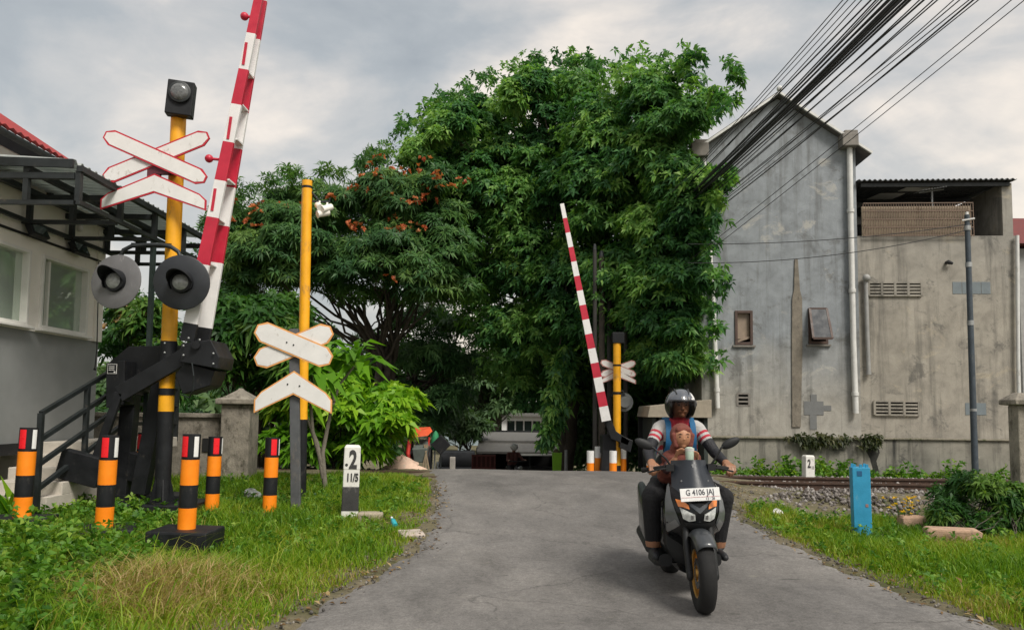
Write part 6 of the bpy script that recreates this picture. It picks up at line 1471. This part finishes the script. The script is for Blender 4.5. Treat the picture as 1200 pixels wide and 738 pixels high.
for x, tx, tilt in ((-1, -.355, 24), (1, .31, -26)):
    b = V((tx, -.37, 1.205)); m_ = MB(); m_.tube([(x * .15, -.36, 1.03), (x * .19, -.38, 1.09), (tx - x * .07, -.375, 1.175), b], .008, 8); st_ = m_.build('mirror_stalk', SCM, sc_, 60)
    rt = Matrix.Rotation(R(tilt), 3, 'Y'); m_ = MB(); m_.sphere(b, (.078, .022, .036), 18, 10, rot=rt); mh = m_.build('mirror', SCM, st_, 80)
    m_ = MB(); rg = [[b + rt @ V((.068 * math.cos(t), .018 + .004 * k, .028 * math.sin(t))) for t in [2 * math.pi * i / 20 for i in range(20)]] for k in (0, 1)]; m_.loft(rg)
    m_.build('mirror_glass', CHROME, st_)
sc_.location = (SX, SY, sz); sc_.rotation_euler = (0, R(-1.2), R(-1.5))

# ------------------------------------------------------------------ rider
HELG = mat('helmet_grey', (.12, .13, .15), .22, .3, var=.12, coat=.8); HELK = mat('helmet_black', (.02, .02, .022), .4, var=.2)
JW = mat('jersey_white', (.45, .437, .425), .85, var=.12, bump=.7, bscale=14); JR = mat('jersey_red', (.42, .03, .05), .85, var=.12, bump=.7, bscale=14); JB = mat('jacket_black', (.013, .014, .018), .65, var=.25, bump=.8, bscale=16); TR = mat('trousers_black', (.009, .009, .011), .85, var=.2, bump=.9, bscale=12); SH = mat('shoe_black', (.02, .021, .024), .6, var=.2)
rd_ = thing('person', 'rider in grey helmet and red white black jersey steering the scooter', 'person', (0, 0, 0))
pr_ = [((-.07, .32, .87), .115, (-.068, .24, 1.16), .1), ((.07, .32, .87), .115, (.068, .24, 1.16), .1), ((-.068, .24, 1.12), .104, (-.07, .2, 1.27), .098), ((.068, .24, 1.12), .104, (.07, .2, 1.27), .098),
       ((-.14, .19, 1.318), .063, (.14, .19, 1.318), .063), ((-.06, .19, 1.34), .06, (.06, .19, 1.34), .06), ((0, .18, 1.34), .06, (0, .14, 1.45), .055),
       ('e', (0, .115, 1.5), (.074, .09, .105)), ((0, .03, 1.5), .012, (0, .018, 1.475), .016), ((0, .06, 1.425), .03, (0, .045, 1.42), .022), ((-.03, .032, 1.45), .009, (.03, .032, 1.45), .009)]
AR = {}
for s in (-1, 1):
    sh_, el_, wr_ = V((s * .166, .19, 1.308)), V((s * (.285 if s < 0 else .268), .05, 1.115)), V((s * .3, -.18, 1.035)); AR[s] = (sh_, el_)
    pr_ += [(sh_, .058, el_, .047), (el_, .047, wr_, .034), (wr_, .03, wr_ + V((0, -.02, 0)), .024)]
    pr_ += hand(wr_ + V((0, -.015, .003)), (s * .02, -1, -.22), (0, -.15, -1), (1, 0, 0), -s, (62, 62, 45), 1.0)
    hp, kn, ak = V((s * .1, .3, .85)), V((s * .29, -.12, .765)), V((s * .262, -.04, .385))
    pr_ += [(hp, .108, kn, .082), (kn, .08, ak, .062), (ak, .046, V((s * .262, -.02, .34)), .042), ((s * .262, .0, .325), .036, (s * .27, -.2, .312), .032), ((s * .27, -.17, .314), .034, (s * .272, -.22, .31), .026)]
def rfn(c, n):
    if c.z < .36: return 6
    if c.z < .41 and abs(c.x) > .15: return 0
    if c.z < .9 and c.y < .45 and (abs(c.x) > .13 or c.z < .86): return 5
    if abs(c.x) < .1 and c.z > 1.40: return 0
    for s in (-1, 1):
        if c.x * s > .138:
            sh_, el_ = AR[s]; d = el_ - sh_; t = (c - sh_).dot(d) / d.length_squared
            if c.y < -.172: return 0
            if t > .56 or c.y < -.02: return 4
            if .22 < t < .31 or .40 < t < .49: return 3
            return 2
    if c.z > 1.20: return 3 if abs(c.x) < .085 else 2
    return 4
fleshed('body', pr_, .0052, [SKIN, SKIN, JW, JR, JB, TR, SH], rfn, rd_)
# helmet: shell with a face opening, dark rim and visor
hc = V((0, .125, 1.505)); hr = V((.128, .152, .138)); rg = []
def shell(r0, keep, m, nm, par, th):
    mb = MB(); N_, M_ = 40, 30; vid = {}
    for j in range(M_ + 1):
        a = -math.pi / 2 + math.pi * j / M_
        for i in range(N_):
            b = 2 * math.pi * i / N_; vid[i, j] = len(mb.v); mb.v.append(hc + V((r0.x * math.cos(a) * math.cos(b), r0.y * math.cos(a) * math.sin(b), r0.z * math.sin(a))))
    for j in range(M_):
        for i in range(N_):
            f = (vid[i, j], vid[(i + 1) % N_, j], vid[(i + 1) % N_, j + 1], vid[i, j + 1]); c_ = sum((mb.v[k] for k in f), V()) / 4 - hc
            if keep(c_): mb.f.append(f); mb.m.append(m(c_) if callable(m) else m)
    o = mb.build(nm[0], nm[1], par, 60); q_ = o.modifiers.new('thick', 'SOLIDIFY'); q_.thickness = th; q_.offset = -1; return o
def face(c_): return c_.y < -.02 and abs(c_.x) < .098 and -.12 < c_.z < .035
hl_ = shell(hr, lambda c_: c_.z > -.112 and not face(c_), lambda c_: 1 if c_.z < -.0 and not (c_.y < 0 and c_.z > .02) else (2 if c_.x > .075 and c_.x < .105 and c_.z > .03 else 0), ('helmet', [HELG, HELK, SIGNWHITE]), rd_, .02)
shell(hr + V((.004, .004, .004)), lambda c_: c_.y < -.02 and abs(c_.x) < .112 and -.125 < c_.z < .045 and not face(c_), 0, ('visor_rim', HELK), hl_, .006)
VM, vnt, vb = nmat('clear_visor'); vb.inputs['Base Color'].default_value = (.02, .02, .022, 1); vb.inputs['Roughness'].default_value = .08
tb = vnt.nodes.new('ShaderNodeBsdfTransparent'); tb.inputs['Color'].default_value = (.85, .82, .8, 1); vx = vnt.nodes.new('ShaderNodeMixShader'); vx.inputs['Fac'].default_value = .1; vnt.links.new(tb.outputs[0], vx.inputs[1]); vnt.links.new(vb.outputs[0], vx.inputs[2]); vnt.links.new(vx.outputs[0], vnt.nodes['Material Output'].inputs['Surface'])
shell(hr + V((.007, .007, .007)), lambda c_: face(c_ * .97), 0, ('visor', VM), hl_, .003)
m_ = MB()
for x in (-.028, .0, .028): m_.prism([(-.008, .012), (.008, .012), (.004, -.016), (-.004, -.016)], hc + V((x + .015, -.128 - .01, .062 - abs(x) * .2)), (1, 0, 0), (0, .45, .9), -.004)
m_.build('helmet_mark', HELK, hl_)
m_ = MB()
for s in (-1, 1): m_.lathe([(.024, 0), (.022, .008), (.008, .011)], hc + V((s * .122, -.035, .012)), (s, -.25, 0), 16)
m_.build_each('visor_hinge', HELK, hl_, 40)
m_ = MB()
for s in (-1, 1): m_.tube([hc + V((s * .05, -.105, .09)), hc + V((s * .055, -.04, .127)), hc + V((s * .05, .05, .122))], [.004, .009, .004], 8)
m_.build_each('vent_ridge', HELK, hl_, 60)
EYE = mat('eye_dark', (.03, .02, .015), .3); m_ = MB()
for s in (-1, 1): m_.sphere((s * .03, .034, 1.505), (.013, .008, .007), 10, 8)
m_.build('eyes', EYE, rd_)
m_ = MB()
for s in (-1, 1): m_.tube([(s * .015, .03, 1.522), (s * .03, .028, 1.528), (s * .046, .038, 1.522)], [.003, .005, .003], 6)
m_.build('eyebrows', HELK, rd_)
rd_.location = (SX, SY, sz)
# backpack on the rider
bp_ = thing('backpack', 'blue backpack on the rider back with straps over both shoulders', 'backpack', (0, 0, 0)); BLU = mat('backpack_blue', (.012, .11, .25), .75, var=.15)
m_ = MB(); m_.loft(hull([(.36, .14, .98, 1.32), (.4, .15, .96, 1.36), (.5, .14, .97, 1.33), (.54, .1, 1.02, 1.27)])); m_.build('bag', BLU, bp_, 60)
for s in (-1, 1):
    x = s * .102; path = [(x, .34, 1.34), (x, .26, 1.392), (x, .19, 1.396), (x, .118, 1.345), (x * 1.02, .085, 1.25), (x * 1.04, .1, 1.16), (x * 1.25, .16, 1.06)]
    m_ = MB(); rg = []
    for i, p in enumerate(path):
        d = (V(path[min(i + 1, 6)]) - V(path[max(i - 1, 0)])).normalized(); n = V((1, 0, 0)).cross(d).normalized() * .007; e = V((.023, 0, 0)); p = V(p); rg.append([p - e - n, p + e - n, p + e + n, p - e + n])
    m_.loft(rg); m_.build('strap', BLU, bp_, 60)
bp_.location = (SX, SY, sz)
# child in front
MAR = mat('maroon_cloth', (.17, .05, .036), .9, var=.18, bump=.6, bscale=18); DKC = mat('dark_dress', (.05, .018, .022), .9, var=.2)
ch = thing('person', 'child in maroon headscarf seated before the rider sipping a drink', 'person', (0, 0, 0)); hx = -.045
hcen = V((hx, -.13, 1.245))
pr_ = [((-.05, -.02, .83), .085, (-.06, -.05, 1.03), .07), ((.03, -.02, .83), .085, (.02, -.05, 1.03), .07), ((-.1, -.06, 1.08), .045, (.05, -.06, 1.08), .045), ((hx + .01, -.07, 1.08), .04, (hx, -.11, 1.18), .04), ('e', hcen, (.076, .088, .096)), ((hx, -.208, 1.243), .006, (hx, -.213, 1.23), .009),
       ((hx - .026, -.178, 1.218), .026, (hx + .026, -.178, 1.218), .026), ((hx, -.178, 1.186), .026, (hx, -.18, 1.178), .022), ((hx - .012, -.202, 1.2), .005, (hx + .012, -.202, 1.2), .005)]
cup = V((hx + .02, -.305, 1.11))
for s, hd in ((-1, V((hx - .05, -.275, 1.125))), (1, V((hx + .07, -.29, 1.10)))):
    sh_ = V((hx + .02 + s * .1, -.07, 1.06)); el_ = V((hx + s * .135, -.18, .985)); wv = hd - V((s * .0, -.0, 0)); wr_ = wv.lerp(el_, .35)
    pr_ += [(sh_, .04, el_, .033), (el_, .032, wr_, .022)]; d = (wv - wr_).normalized(); pr_ += hand(wr_, d * .6 + V((0, -.35, .5)), (-s, -.1, -.05), (0, -.5, .8), 1 if s < 0 else -1, (38, 42, 35), .72)
for s in (-1, 1): pr_ += [((s * .06, -.0, .82), .07, (s * .12, -.2, .78), .05), ((s * .12, -.2, .78), .048, (s * .11, -.2, .55), .035)]
def cfn(c, n):
    if c.y < -.2 and c.z > 1.0: return 0
    if c.z > 1.13: return 0
    if c.y < -.165 and c.z > 1.03: return 0
    return 1
fleshed('body', pr_, .0045, [mat('child_skin', (.42, .2, .11), .55, var=.1, scale=14), DKC], cfn, ch, 4)
hj = [('e', hcen + V((0, .022, .014)), (.092, .092, .1)), ((hx - .03, -.1, 1.15), .06, (hx + .03, -.1, 1.15), .06), ((hx - .085, -.08, 1.07), .07, (hx + .095, -.08, 1.07), .07), ((hx - .105, -.07, .97), .08, (hx + .115, -.07, .97), .08), ((hx - .12, -.05, .93), .065, (hx + .13, -.05, .93), .065), ((hx - .03, -.17, 1.302), .03, (hx + .03, -.17, 1.302), .03), ((hx - .074, -.165, 1.26), .022, (hx - .055, -.165, 1.18), .026), ((hx + .074, -.165, 1.26), .022, (hx + .055, -.165, 1.18), .026)]
fleshed('headscarf', hj, .005, [MAR], lambda c, n: 0, ch, 3)
m_ = MB()
for s in (-1, 1): m_.sphere((hx + s * .028, -.2065, 1.25), (.0115, .007, .0055), 10, 8); m_.tube([(hx + s * .012, -.214, 1.268), (hx + s * .028, -.212, 1.273), (hx + s * .045, -.2, 1.268)], [.002, .0035, .002], 6)
m_.build('eyes', EYE, ch)
ch.location = (SX, SY, sz)
dr = thing('drink_cup', 'pale green white drink cup held to the child mouth', 'cup', (0, 0, 0))
ax = V((.02, .12, 1)).normalized(); m_ = MB(); m_.lathe([(.026, -.075), (.029, -.07), (.036, .045), (.036, .05), (.031, .058), (.02, .064), (.0, .065)], cup, ax, 20); m_.build('cup', mat('cup_pale_green', (.5, .62, .5), .35, var=.08), dr, 50)
MB().lathe([(.036, -.0), (.037, .012), (.0385, .024)], cup + ax * .03, ax, 20).build('band', mat('cup_band', (.6, .62, .58), .4), dr, 50)
dr.location = (SX, SY, sz)
# distant motorcyclist beyond the crossing
D = 24.0; p = P(603, 545, D); zb = gz(p.x, D)
fm = thing('motorcycle', 'distant small dark motorcycle in front of the food stall', 'motorcycle', (p.x, D, zb)); local(fm); fm.rotation_euler = (0, 0, R(20))
for y in (-.55, .55): m_ = MB(); m_.lathe([(.2, -.04), (.28, -.04), (.29, 0), (.28, .04), (.2, .04), (.2, -.04)], (0, y, .29), (1, 0, 0), 20, cap=False); m_.build('wheel', TYRE, fm, 50)
m_ = MB(); m_.loft(hull([(-.5, .08, .4, .75), (-.35, .14, .3, .95), (-.2, .1, .3, .6), (.1, .13, .35, .7), (.6, .12, .5, .78), (.75, .05, .6, .72)])); m_.build('body', SCB, fm, 50); m_ = MB(); m_.tube([(-.3, -.3, 1.0), (0, -.36, .98), (.3, -.3, 1.0)], .02, 6); m_.build('handlebar', SCM, fm); m_ = MB(); m_.sphere((0, -.5, .8), (.08, .04, .06), 10, 8); m_.build('headlight', LENS, fm)
fp_ = thing('person', 'distant rider in white helmet before the food stall', 'person', (p.x, D, zb)); local(fp_); fp_.rotation_euler = (0, 0, R(20)); HX = 0
pr_ = [((-.06, .2, .8), .11, (-.07, .12, 1.15), .1), ((.06, .2, .8), .11, (.07, .12, 1.15), .1), ((-.16, .1, 1.2), .06, (.16, .1, 1.2), .06), ((0, .1, 1.2), .055, (0, .06, 1.34), .05), ('e', (0, .04, 1.38), (.075, .09, .1))]
for s in (-1, 1): pr_ += [((s * .18, .1, 1.18), .055, (s * .26, -.05, 1.0), .045), ((s * .26, -.05, 1.0), .045, (s * .27, -.28, 1.01), .03), ((s * .09, .2, .78), .09, (s * .16, -.12, .7), .065), ((s * .16, -.12, .7), .06, (s * .15, 0, .38), .045), ((s * .15, .02, .33), .04, (s * .15, -.15, .31), .035)]
fleshed('body', pr_, .012, [SKIN, mat('shirt_brownred', (.11, .04, .035), .85), TR], lambda c, n: 0 if c.z > 1.27 or (c.y < -.22 and c.z > .9) else (1 if c.z > .85 else 2), fp_)
MB().sphere((0, .05, 1.42), (.125, .14, .12), 18, 12).build('helmet', SIGNWHITE, fp_, 80)
